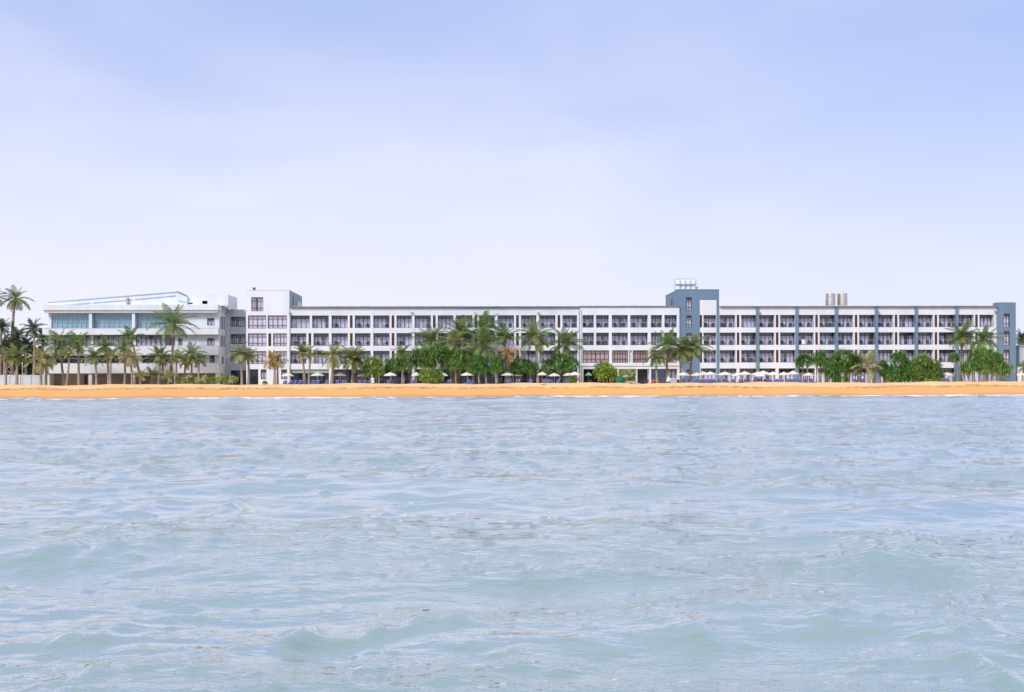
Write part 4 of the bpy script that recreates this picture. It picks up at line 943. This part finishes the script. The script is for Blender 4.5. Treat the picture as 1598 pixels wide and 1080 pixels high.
# ---------------------------------------------------------------- people
def person(label, px, Y, z, pose='stand', top='cloth', leg='clothgrey', rz=0.0, hgt=1.66):
    X, _ = at(px, 598, Y); t = thing('person', label, 'person', (X, Y, z), rz)
    me = bpy.data.meshes.new('body'); k = hgt/1.70
    J = {'pel': (0, 0, .93), 'wst': (0, .01, 1.08), 'chs': (0, .02, 1.28), 'nck': (0, .01, 1.45), 'hd0': (0, -.01, 1.53), 'hd1': (0, -.015, 1.62), 'hd2': (0, 0, 1.685)}
    E = [('pel', 'wst'), ('wst', 'chs'), ('chs', 'nck'), ('nck', 'hd0'), ('hd0', 'hd1'), ('hd1', 'hd2')]
    R = {'pel': .135, 'wst': .125, 'chs': .145, 'nck': .055, 'hd0': .075, 'hd1': .095, 'hd2': .06}
    for s, n in ((-1, 'l'), (1, 'r')):
        st = .10*s if pose == 'walk' else 0
        J.update({n+'hip': (s*.09, 0, .88), n+'kne': (s*.10, -.03-st*.8, .48), n+'ank': (s*.10, .03-st*1.6+(.0), .08), n+'toe': (s*.115, -.13-st*1.6, .035),
                  n+'sho': (s*.185, .02, 1.38), n+'elb': (s*.235, .03+st*.9, 1.11), n+'wri': (s*.225, -.08+st*1.5, .88), n+'hnd': (s*.215, -.11+st*1.6, .79)})
        R.update({n+'hip': .10, n+'kne': .06, n+'ank': .042, n+'toe': .035, n+'sho': .065, n+'elb': .042, n+'wri': .03, n+'hnd': .038})
        E += [('pel', n+'hip'), (n+'hip', n+'kne'), (n+'kne', n+'ank'), (n+'ank', n+'toe'), ('chs', n+'sho'), (n+'sho', n+'elb'), (n+'elb', n+'wri'), (n+'wri', n+'hnd')]
    ks = list(J); me.from_pydata([tuple(c*k for c in J[q]) for q in ks], [(ks.index(a), ks.index(b)) for a, b in E], [])
    o = bpy.data.objects.new('body', me); C.objects.link(o); o.parent = t
    md = o.modifiers.new('Skin', 'SKIN'); sk = me.skin_vertices[0].data
    for i, q in enumerate(ks): sk[i].radius = (R[q]*k, R[q]*k*(.8 if q in ('pel', 'wst', 'chs') else 1)); sk[i].use_root = (q == 'pel')
    sb = o.modifiers.new('Sub', 'SUBSURF'); sb.levels = 1; sb.render_levels = 1; me.materials.append(M['skin'])
    m = MB(); m.lathe([(.13*k, .80*k), (.165*k, .90*k), (.155*k, 1.06*k), (.185*k, 1.27*k), (.20*k, 1.36*k), (.10*k, 1.455*k), (.065*k, 1.47*k)], n=14)
    m.v = [(x*1.12, y*.82+.015, z_) for x, y, z_ in m.v]
    for s in (-1, 1): st = .10*s if pose == 'walk' else 0; m.tube([(s*.17*k, .02, 1.40*k), (s*.215*k, .025+st*.4, 1.22*k)], [.085*k, .072*k], 9)
    m.build('shirt', M[top], t, True)
    m = MB()
    for s in (-1, 1):
        st = .10*s if pose == 'walk' else 0
        m.tube([(s*.085*k, 0, .93*k), (s*.10*k, -.03-st*.8, .48*k), (s*.10*k, .02-st*1.5, .12*k)], [.125*k, .085*k, .07*k], 9)
    m.build('trousers', M[leg], t, True)
    m = MB(); m.lathe([(.075*k, 1.56*k), (.108*k, 1.62*k), (.10*k, 1.69*k), (.05*k, 1.735*k)], cy=.025*k, n=12); m.build('hair', M['hair'], t, True)
    f = MB(); f.box(-.012*k, .012*k, -.125*k, -.085*k, 1.575*k, 1.615*k)
    for s in (-1, 1): f.box(s*.035*k-.012*k, s*.035*k+.012*k, -.098*k, -.08*k, 1.615*k, 1.628*k)
    f.build('face', M['hair'], t)
    return t
X, _ = at(582, 598, 186); person('person in white standing beside the round bright bush', 582, 186, gz(X, 186)-.01, 'walk', 'cloth', 'cloth', .3, 1.58)
X, _ = at(903.5, 598, 187); person('person in pink top and white trousers beside the corner column', 902, 187, gz(X, 187)-.01, 'stand', 'clothpink', 'cloth', -.4, 1.35)
X, _ = at(1035.5, 598, 190); person('person in dark clothes near the folded blue and white parasol', 1035, 190, gz(X, 190)-.01, 'walk', 'clothgrey', 'clothgrey', .5, 1.55)
u = U(591.5, .5); x, y = W(u, .5); t = person('person in pale pink on a middle-row balcony above the round bush', 591.5, y, 9.031, 'stand', 'clothpink', 'cloth', .1, 1.6); t.location = (x, y, 9.031)
u = U(916.6, .4); x, y = W(u, .5); t = person('person in dark top on a top-row balcony of the glazed wing', 916.6, y, 12.231, 'stand', 'clothgrey', 'clothgrey', .1, 1.6); t.location = (x, y, 12.231)
u = U(1253.6); x, y = W(u, .06); t = thing('towel', 'white towel hung over a middle-row balcony railing of right wing', 'towel', (x, y, 9.03), TH)
m = MB(); m.prism([(-.02, .98), (.07, .98), (.10, .95), (.10, .35), (.085, .35), (.085, .93), (-.015, .94), (-.035, .93), (-.035, .1), (-.05, .1), (-.05, .95)], -.26, .26); m.build('cloth', M['cloth'], t)
# ---------------------------------------------------------------- beach litter
for lab, px, py, L, rz in (('thin curved driftwood branch on the upper sand below round bush', 586, 602, 2.2, .2), ('short dark driftwood on the sand near the tall pale-trunked palm', 849, 601.2, .9, -.1), ('lower dark driftwood stick on the sand near the tall pale-trunked palm', 849, 605, 1.0, .15), ('small driftwood piece on the sand before the passage', 985, 603.5, .7, .4)):
    a, b_ = unroll(px, py); Y = 178.5
    for it in range(40):
        X = (a-CX)*Y/F; zz = H+(CY-b_)*Y/F
        Y += (zz-gz(X, Y))*-2.0 if gz(X, Y) > zz else (zz-gz(X, Y))*2.0
        Y = min(max(Y, 168.5), 181.5)
    r = random.Random(int(px+py)); t = thing('driftwood', lab, 'driftwood', (X, Y, gz(X, Y)), rz, 'driftwood on the sand')
    pts = [(-L/2+L*i/6, r.uniform(-.06, .06)+.12*math.sin(i), .05+.05*math.sin(i*1.1)) for i in range(7)]
    m = MB(); m.tube(pts, [.03, .055, .06, .06, .05, .04, .02], 6); m.build('branch', M['rock'], t, True)
    m = MB(); m.tube([pts[3], (pts[3][0]+L*.15, pts[3][1]+.1, .22), (pts[3][0]+L*.3, pts[3][1]+.12, .26)], [.03, .025, .01], 5); m.build('twig', M['rock'], t, True)
# ---------------------------------------------------------------- ground sheet
def grid(name, xs, ys, fz, m, smooth=True):
    nx, ny = len(xs), len(ys); v = []
    for y in ys:
        for x in xs: v.append((x, y, fz(x, y)))
    f = [(j*nx+i, j*nx+i+1, (j+1)*nx+i+1, (j+1)*nx+i) for j in range(ny-1) for i in range(nx-1)]
    me = bpy.data.meshes.new(name); me.from_pydata(v, [], f); me.materials.append(m)
    me.polygons.foreach_set('use_smooth', [smooth]*len(f)); o = bpy.data.objects.new(name, me); C.objects.link(o); return o
def sandmat():
    m = bpy.data.materials.new('beach_sand'); m.use_nodes = True; nt = m.node_tree; N = nt.nodes; L = nt.links; b = N['Principled BSDF']
    geo = N.new('ShaderNodeNewGeometry'); sx = N.new('ShaderNodeSeparateXYZ'); L.new(geo.outputs['Position'], sx.inputs[0])
    def noise(sc, det, stretch=(1, 1, 1)):
        mp = N.new('ShaderNodeMapping'); mp.inputs['Scale'].default_value = stretch; L.new(geo.outputs['Position'], mp.inputs[0])
        n = N.new('ShaderNodeTexNoise'); n.inputs['Scale'].default_value = sc; n.inputs['Detail'].default_value = det; L.new(mp.outputs[0], n.inputs['Vector']); return n.outputs['Fac']
    def math_(op, a, b_=None, clamp=False):
        n = N.new('ShaderNodeMath'); n.operation = op; n.use_clamp = clamp
        for i, q in enumerate((a, b_)):
            if q is None: continue
            if isinstance(q, (int, float)): n.inputs[i].default_value = q
            else: L.new(q, n.inputs[i])
        return n.outputs[0]
    def rng_(a, lo, hi, o0=0, o1=1):
        n = N.new('ShaderNodeMapRange'); L.new(a, n.inputs[0]); n.inputs[1].default_value = lo; n.inputs[2].default_value = hi; n.inputs[3].default_value = o0; n.inputs[4].default_value = o1; n.interpolation_type = 'SMOOTHSTEP'; return n.outputs[0]
    def mix(f, a, b_):
        n = N.new('ShaderNodeMixRGB'); L.new(f, n.inputs[0])
        for i, q in ((1, a), (2, b_)):
            if isinstance(q, tuple): n.inputs[i].default_value = (*q, 1)
            else: L.new(q, n.inputs[i])
        return n.outputs[0]
    z = math_('ADD', sx.outputs['Z'], math_('MULTIPLY', math_('SUBTRACT', noise(.10, 3, (1, .3, 1)), .5), .9))
    damp = rng_(z, 1.25, 1.62)                       # 0 damp, 1 dry
    c = mix(damp, (.70, .345, .12), (.76, .49, .25))
    wet = rng_(z, .20, .50)
    c = mix(wet, (.56, .26, .11), c)
    big = rng_(noise(.35, 4, (1, .5, 1)), .35, .7); c = mix(math_('MULTIPLY', big, .35), c, (.68, .33, .12))
    fine = rng_(noise(2.2, 6), .5, .72); c = mix(math_('MULTIPLY', fine, .38), c, (.50, .30, .15))
    line = math_('MULTIPLY', rng_(z, 1.22, 1.34), rng_(z, 1.62, 1.44)); deb = math_('MULTIPLY', line, rng_(noise(1.6, 6, (.7, 1, 1)), .44, .60))
    deb = math_('MULTIPLY', deb, rng_(noise(.05, 2, (1, 0, 0)), .34, .54))
    c = mix(math_('MULTIPLY', deb, .9), c, (.15, .085, .05))
    L.new(c, b.inputs['Base Color']); L.new(rng_(sx.outputs['Z'], .05, .4, .25, .95), b.inputs['Roughness']); b.inputs['Specular IOR Level'].default_value = .25
    bp = N.new('ShaderNodeBump'); bp.inputs['Strength'].default_value = .5; bp.inputs['Distance'].default_value = .12; L.new(noise(2.5, 5), bp.inputs['Height']); L.new(bp.outputs[0], b.inputs['Normal'])
    return m
xs = [-1500, -700, -350, -220, -150, -120] + [-100+.8*i for i in range(251)] + [120, 150, 220, 350, 700, 1500]
ys = [100, 130, 150, 158] + [160+.4*i for i in range(71)] + [189+i for i in range(8)] + [200, 215, 240, 300, 450, 800, 1500]
tag(grid('beach', xs, ys, lambda x, y: gz(x, y) + (.05*mnoise.noise(Vector((x*.35, y*.35, 0))) + .035*mnoise.noise(Vector((x*1.1, y*1.1, 3))) if 168 < y < 186 else 0), sandmat()), 'steep orange sand beach running along the hotel front', 'beach', None, 'structure')
# ---------------------------------------------------------------- sea
R = np.random.RandomState(11)
ts = np.concatenate([[-9, -4, -2.4, -1.7, -1.3], np.linspace(-1.08, 1.08, 1150), [1.3, 1.7, 2.4, 4, 9]])
yy = [-900, -500, -250, -120, -60, -30, -15, -8, -3, 0, 1.5]; y = 2.6
while y < 174: yy.append(y); y += min(.42, max(.018, .0052*y))
yy = np.array(yy); TT, YY = np.meshgrid(ts, yy); XX = TT*(np.abs(YY)*.50+9.0)
Z = np.zeros_like(XX); A = np.maximum(np.abs(YY), 4)
dx = 2.16/1150*(np.abs(YY)*.50+9.0); dy = np.minimum(.42, np.maximum(.018, .0052*np.abs(YY)))
print('sea', XX.shape)
for i in range(190):
    Lw = math.exp(R.uniform(math.log(.16), math.log(7.0))); k = 2*PI/Lw; th = PI/2 + R.normal(0, .62 if Lw < 3 else .35) + .12; 
    s = .014 if Lw < .8 else .015 if Lw < 2.5 else .008
    a = s/k; ph = R.uniform(0, 2*PI); kx, ky = k*math.cos(th), k*math.sin(th)
    w = np.clip((Lw/np.maximum(dx, dy)-2.6)/2.4, 0, 1)
    q = kx*XX + ky*YY + ph + .55*np.sin(XX*.21*(1+.3*R.rand())+YY*.13+R.uniform(0, 6))
    env = .75+.5*np.sin(XX*k*.11*R.uniform(.5, 1.5)+R.uniform(0, 6))*np.sin(YY*k*.09*R.uniform(.5, 1.5)+R.uniform(0, 6))
    Z += w*env*a*(np.sin(q)-.30*np.cos(2*q))
def crest(px, py, wpx, hgt, ln=.5, slope=0.0):
    global Z
    a, b_ = unroll(px, py); Y0 = H*F/(b_-CY); X0 = (a-CX)*Y0/F; wx = wpx*Y0/F
    d = YY-Y0-slope*(XX-X0); g = np.exp(-((XX-X0)/wx)**2)*(1+.35*np.sin((XX-X0)/wx*4.1+px)); f = np.where(d < 0, np.exp(-(d/(ln*.55))**2), np.exp(-(d/(ln*1.5))**2)); Z += (1.1 if py > 800 else 1.0)*hgt*g*f
for c_ in ((690, 968, 45, .055, .30, .25), (600, 982, 40, .045, .28, .3), (480, 1000, 55, .055, .34, .25), (400, 1012, 50, .035, .3, .2), (130, 998, 40, .04, .3, 0), (720, 1062, 60, .03, .25, 0), (180, 1058, 60, .04, .25, .2), (840, 1040, 60, .035, .3, -.2), (1095, 1000, 60, .04, .35, -.15), (1210, 980, 60, .03, .35, -.2), (1290, 972, 50, .03, .35, -.2), (1520, 985, 40, .035, .3, 0), (1560, 1060, 45, .04, .3, -.2),
           (1160, 656, 42, .17, 1.6, .1), (1060, 656, 40, .09, 1.6, 0), (880, 659, 42, .14, 1.6, .1), (130, 676, 60, .12, 1.8, .1), (250, 675, 35, .10, 1.6, 0), (415, 709, 30, .11, 1.2, 0), (950, 689, 30, .10, 1.2, .1), (190, 745, 45, .08, 1.0, 0), (200, 796, 45, .06, .8, 0), (360, 795, 30, .06, .8, 0), (830, 766, 45, .06, .9, 0), (1240, 765, 45, .06, .9, .1), (1290, 762, 30, .05, .9, -.1), (90, 867, 55, .06, .6, .1), (180, 866, 45, .05, .6, 0), (530, 853, 40, .05, .6, .1), (1400, 858, 45, .055, .6, -.1), (1380, 875, 45, .05, .5, -.1), (550, 890, 30, .03, .5, 0), (1440, 855, 40, .05, .6, -.2)): crest(*c_)
# many short steep wavelets riding on the swell, sized for the distance at which they can still be seen
def wavelet(X0, Y0, wx, hgt, ln, slope, cv, ph):
    j0, j1 = np.searchsorted(yy, Y0-2.2*ln-wx*abs(slope)*2), np.searchsorted(yy, Y0+4.5*ln+wx*abs(slope)*2)
    tt = 1.0/(abs(Y0)*.50+9.0); i0, i1 = np.searchsorted(ts, (X0-2.4*wx)*tt*1.05-.01), np.searchsorted(ts, (X0+2.4*wx)*tt*1.05+.01)
    if j1 <= j0 or i1 <= i0: return
    X_, Y_ = XX[j0:j1, i0:i1], YY[j0:j1, i0:i1]; e = (X_-X0)/wx
    d = Y_-Y0-slope*(X_-X0)+cv*e*e*ln + .35*ln*np.sin(e*3.1+ph); g = np.exp(-e*e)*(1+.4*np.sin(e*4.7+ph*2))
    Z[j0:j1, i0:i1] += hgt*g*np.where(d < 0, np.exp(-(d/(ln*.55))**2), np.exp(-(d/(ln*1.7))**2))
for i in range(3800):
    dep = R.uniform(.0095, .31) if i % 3 else R.uniform(.0095, .08); Y0 = H/dep; X0 = R.uniform(-1, 1)*(Y0*.52+4)
    wx = Y0*R.uniform(.003, .012)*(1.7 if R.rand() < .15 else 1); ln = max(wx*R.uniform(.22, .42), Y0*.010*min(1, Y0/60))*1.0; hg = ln*R.uniform(.20, .44); far = min(1, max(0, (Y0-14)/30)); hg *= 1-.62*far; wx *= 1+.9*far
    wavelet(X0, Y0, wx, min(hg, .17), ln, R.uniform(-.35, .45), R.uniform(-.5, 1.0), R.uniform(0, 6))
# surf lip close to the shore, then flatten into the swash
SH = 165.5 + .012*XX + 3.6*np.sin(XX*.043+1) + 1.7*np.sin(XX*.131+.4) + .8*np.sin(XX*.37); D = SH-YY
lip = .5+.5*np.sin(XX*.09+1.7*np.sin(XX*.031)); Z += .16*lip*np.exp(-((D-4.5-1.5*np.sin(XX*.12))/1.1)**2)
Z += .11*(1-lip)*np.exp(-((D-9-1.5*np.sin(XX*.08+2))/1.3)**2)
Z *= np.clip((D+4)/6, .12, 1)*np.clip((np.abs(XX)*-1+700)/300, 0, 1)
fo = np.exp(-((D-.2)/(.55+.5*lip))**2)*1.0 + .75*np.exp(-((D-3.9-1.5*np.sin(XX*.12))/.9)**2)*(lip > .45) + .35*np.exp(-np.maximum(D, 0)/8) + .46*np.exp(-np.maximum(D, 0)/55)
ny, nx = XX.shape; me = bpy.data.meshes.new('sea'); co = np.stack([XX, YY, Z], -1).reshape(-1, 3)
idx = np.arange(ny*nx).reshape(ny, nx); fq = np.stack([idx[:-1, :-1], idx[:-1, 1:], idx[1:, 1:], idx[1:, :-1]], -1).reshape(-1, 4)
me.vertices.add(len(co)); me.vertices.foreach_set('co', co.astype(np.float32).ravel())
me.loops.add(fq.size); me.loops.foreach_set('vertex_index', fq.astype(np.int32).ravel()); me.polygons.add(len(fq)); me.polygons.foreach_set('loop_start', np.arange(0, fq.size, 4, dtype=np.int32)); me.polygons.foreach_set('loop_total', np.full(len(fq), 4, dtype=np.int32)); me.polygons.foreach_set('use_smooth', np.ones(len(fq), dtype=bool)); me.update()
at_ = me.attributes.new('foam', 'FLOAT', 'POINT'); at_.data.foreach_set('value', np.clip(fo, 0, 1).astype(np.float32).ravel())
def seamat():
    m = bpy.data.materials.new('sea_water'); m.use_nodes = True; nt = m.node_tree; N = nt.nodes; L = nt.links; b = N['Principled BSDF']
    geo = N.new('ShaderNodeNewGeometry')
    def noise(sc, det, stretch=(1, 1, 1), rough=.5):
        mp = N.new('ShaderNodeMapping'); mp.inputs['Scale'].default_value = stretch; L.new(geo.outputs['Position'], mp.inputs[0])
        n = N.new('ShaderNodeTexNoise'); n.inputs['Scale'].default_value = sc; n.inputs['Detail'].default_value = det; n.inputs['Roughness'].default_value = rough; L.new(mp.outputs[0], n.inputs['Vector']); return n.outputs['Fac']
    def rng_(a, lo, hi, o0=0, o1=1):
        n = N.new('ShaderNodeMapRange'); L.new(a, n.inputs[0]); n.inputs[1].default_value = lo; n.inputs[2].default_value = hi; n.inputs[3].default_value = o0; n.inputs[4].default_value = o1; return n.outputs[0]
    def mul(a, b_):
        n = N.new('ShaderNodeMath'); n.operation = 'MULTIPLY'
        for i, q in enumerate((a, b_)):
            if isinstance(q, (int, float)): n.inputs[i].default_value = q
            else: L.new(q, n.inputs[i])
        return n.outputs[0]
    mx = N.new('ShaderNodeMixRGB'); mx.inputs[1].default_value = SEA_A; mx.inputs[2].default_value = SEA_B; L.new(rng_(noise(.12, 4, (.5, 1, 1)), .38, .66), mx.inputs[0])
    fa = N.new('ShaderNodeAttribute'); fa.attribute_name = 'foam'
    ad = N.new('ShaderNodeMath'); ad.operation = 'ADD'; L.new(fa.outputs['Fac'], ad.inputs[0]); L.new(rng_(noise(1.1, 6, (.35, 1, 1), .65), .3, .7, -.55, .31), ad.inputs[1])
    ff = rng_(ad.outputs[0], .32, .58)
    sh = N.new('ShaderNodeSeparateXYZ'); L.new(geo.outputs['Position'], sh.inputs[0])
    mk = N.new('ShaderNodeMixRGB'); L.new(rng_(sh.outputs['Y'], 25, 160, 0, .85), mk.inputs[0]); L.new(mx.outputs[0], mk.inputs[1]); mk.inputs[2].default_value = (.50, .56, .56, 1)   # paler with distance: sand and froth, plus sky reflection put into the colour
    m2 = N.new('ShaderNodeMixRGB'); L.new(ff, m2.inputs[0]); L.new(mk.outputs[0], m2.inputs[1]); m2.inputs[2].default_value = (.82, .83, .86, 1)
    L.new(m2.outputs[0], b.inputs['Base Color']); L.new(rng_(ff, 0, 1, .07, .7), b.inputs['Roughness']); b.inputs['IOR'].default_value = 2.15; b.inputs['Specular IOR Level'].default_value = .5
    cat = rng_(noise(.16, 3, (.30, 1, 1)), .47, .68, .22, 1.35)         # patches of wind ripple
    b1 = N.new('ShaderNodeBump'); b1.inputs['Distance'].default_value = .060; L.new(mul(cat, .95), b1.inputs['Strength']); L.new(noise(7.5, 4, (.55, 1, 1), .6), b1.inputs['Height'])
    L.new(b1.outputs[0], b.inputs['Normal'])
    b.inputs['Specular IOR Level'].default_value = .1; b.inputs['IOR'].default_value = 1.33
    sy = N.new('ShaderNodeSeparateXYZ'); L.new(geo.outputs['Position'], sy.inputs[0])
    rgh = N.new('ShaderNodeMath'); rgh.operation = 'MAXIMUM'; L.new(rng_(sy.outputs['Y'], 12, 120, .06, .24), rgh.inputs[0]); L.new(rng_(ff, 0, 1, 0, .8), rgh.inputs[1]); rough = rgh.outputs[0]   # rougher with distance, in place of wave slopes too fine for the mesh
    gl = N.new('ShaderNodeBsdfGlossy'); L.new(b1.outputs[0], gl.inputs['Normal']); L.new(rough, gl.inputs['Roughness']); gl.inputs[0].default_value = (1, 1, .96, 1)
    fr = N.new('ShaderNodeFresnel'); fr.inputs['IOR'].default_value = 1.34; L.new(b1.outputs[0], fr.inputs['Normal'])
    pw = N.new('ShaderNodeMath'); pw.operation = 'POWER'; L.new(fr.outputs[0], pw.inputs[0]); pw.inputs[1].default_value = .27
    ms = N.new('ShaderNodeMixShader'); L.new(mul(pw.outputs[0], rng_(ff, 0, 1, 1, .15)), ms.inputs[0]); L.new(b.outputs[0], ms.inputs[1]); L.new(gl.outputs[0], ms.inputs[2])
    L.new(ms.outputs[0], N['Material Output'].inputs['Surface'])
    return m
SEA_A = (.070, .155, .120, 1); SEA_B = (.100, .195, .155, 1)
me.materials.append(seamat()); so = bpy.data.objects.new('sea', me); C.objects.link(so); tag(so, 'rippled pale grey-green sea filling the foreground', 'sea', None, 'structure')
# ---------------------------------------------------------------- sky and sun
SUN_EL, SUN_AZ = math.radians(40), math.radians(216)       # azimuth clockwise from +Y: behind and left of the camera
w = bpy.data.worlds.new('World'); SC.world = w; w.use_nodes = True; nt = w.node_tree; N = nt.nodes; L = nt.links
bg = N['Background']; bg.inputs['Strength'].default_value = .1
sk = N.new('ShaderNodeTexSky'); sk.sky_type = 'NISHITA'; sk.sun_disc = False; sk.sun_elevation = SUN_EL; sk.sun_rotation = SUN_AZ; sk.air_density = 1.0; sk.dust_density = .6; sk.ozone_density = 2.0
tc = N.new('ShaderNodeTexCoord'); sx = N.new('ShaderNodeSeparateXYZ'); L.new(tc.outputs['Generated'], sx.inputs[0])
mp = N.new('ShaderNodeMapping'); mp.inputs['Scale'].default_value = (1.0, 1.0, 3.4); mp.inputs['Rotation'].default_value = (.0, .16, 0); L.new(tc.outputs['Generated'], mp.inputs[0])
n1 = N.new('ShaderNodeTexNoise'); n1.inputs['Scale'].default_value = 2.6; n1.inputs['Detail'].default_value = 7; n1.inputs['Roughness'].default_value = .48; n1.inputs['Distortion'].default_value = .35; L.new(mp.outputs[0], n1.inputs['Vector'])
def mr(a, lo, hi, o0, o1, sm=True):
    n = N.new('ShaderNodeMapRange'); L.new(a, n.inputs[0]); n.inputs[1].default_value = lo; n.inputs[2].default_value = hi; n.inputs[3].default_value = o0; n.inputs[4].default_value = o1
    if sm: n.interpolation_type = 'SMOOTHSTEP'
    return n.outputs[0]
base = mr(sx.outputs['Z'], .05, .36, .98, .10)               # veil of high cloud, thick at the horizon
hz = N.new('ShaderNodeMath'); hz.operation = 'SUBTRACT'; L.new(base, hz.inputs[0]); L.new(mr(sx.outputs['X'], -.05, .45, 0, .22), hz.inputs[1]); base = hz.outputs[0]
cl = mr(n1.outputs['Fac'], .34, .70, -.10, .20)
ad = N.new('ShaderNodeMath'); ad.operation = 'ADD'; ad.use_clamp = True; L.new(base, ad.inputs[0])
amp = N.new('ShaderNodeMath'); amp.operation = 'MULTIPLY'; L.new(cl, amp.inputs[0]); L.new(mr(sx.outputs['Z'], .03, .25, .25, 1.0), amp.inputs[1]); L.new(amp.outputs[0], ad.inputs[1])
mx = N.new('ShaderNodeMixRGB'); L.new(ad.outputs[0], mx.inputs[0]); L.new(sk.outputs[0], mx.inputs[1]); mx.inputs[2].default_value = (8.3, 8.45, 9.95, 1)
thin = N.new('ShaderNodeMixRGB'); thin.inputs[0].default_value = .72; L.new(sk.outputs[0], thin.inputs[1]); thin.inputs[2].default_value = (5.2, 6.3, 10.4, 1)
L.new(thin.outputs[0], mx.inputs[1])
up = N.new('ShaderNodeMixRGB'); L.new(mr(sx.outputs['Z'], .335, .50, 0, .9), up.inputs[0]); L.new(mx.outputs[0], up.inputs[1]); vb = N.new('ShaderNodeMixRGB'); L.new(mr(sx.outputs['Y'], -.55, .35, 0, 1), vb.inputs[0]); vb.inputs[1].default_value = (12.2, 12.4, 12.8, 1); vb.inputs[2].default_value = (5.9, 7.0, 8.7, 1)   # brighter veil on the sun's side
L.new(vb.outputs[0], up.inputs[2])
L.new(up.outputs[0], bg.inputs['Color'])
sd = bpy.data.lights.new('sun', 'SUN'); sd.energy = 2.7; sd.angle = math.radians(13); sd.color = (1, .985, .965); sun = bpy.data.objects.new('sun', sd); C.objects.link(sun)
dirv = Vector((math.sin(SUN_AZ)*math.cos(SUN_EL), math.cos(SUN_AZ)*math.cos(SUN_EL), math.sin(SUN_EL))); sun.rotation_euler = dirv.to_track_quat('Z', 'Y').to_euler(); sun.location = (-40, -60, 90)
# ---------------------------------------------------------------- camera, render settings
cd = bpy.data.cameras.new('camera'); cam = bpy.data.objects.new('camera', cd); C.objects.link(cam); SC.camera = cam
cam.location = (0, 0, H); cam.rotation_euler = (PI/2, ROLL, 0); cd.sensor_width = 36; cd.lens = 36*F/1598; cd.shift_y = (CY-540)/1598; cd.clip_start = .1; cd.clip_end = 5000
vs = SC.view_settings; SC.display_settings.display_device = 'sRGB'; vs.view_transform = 'Standard'; vs.look = 'None'; vs.exposure = 0.08; vs.gamma = 1; vs.use_curve_mapping = False
SC.cycles.use_denoising = True; SC.cycles.max_bounces = 8; SC.cycles.transparent_max_bounces = 16; SC.cycles.caustics_reflective = False; SC.cycles.caustics_refractive = False
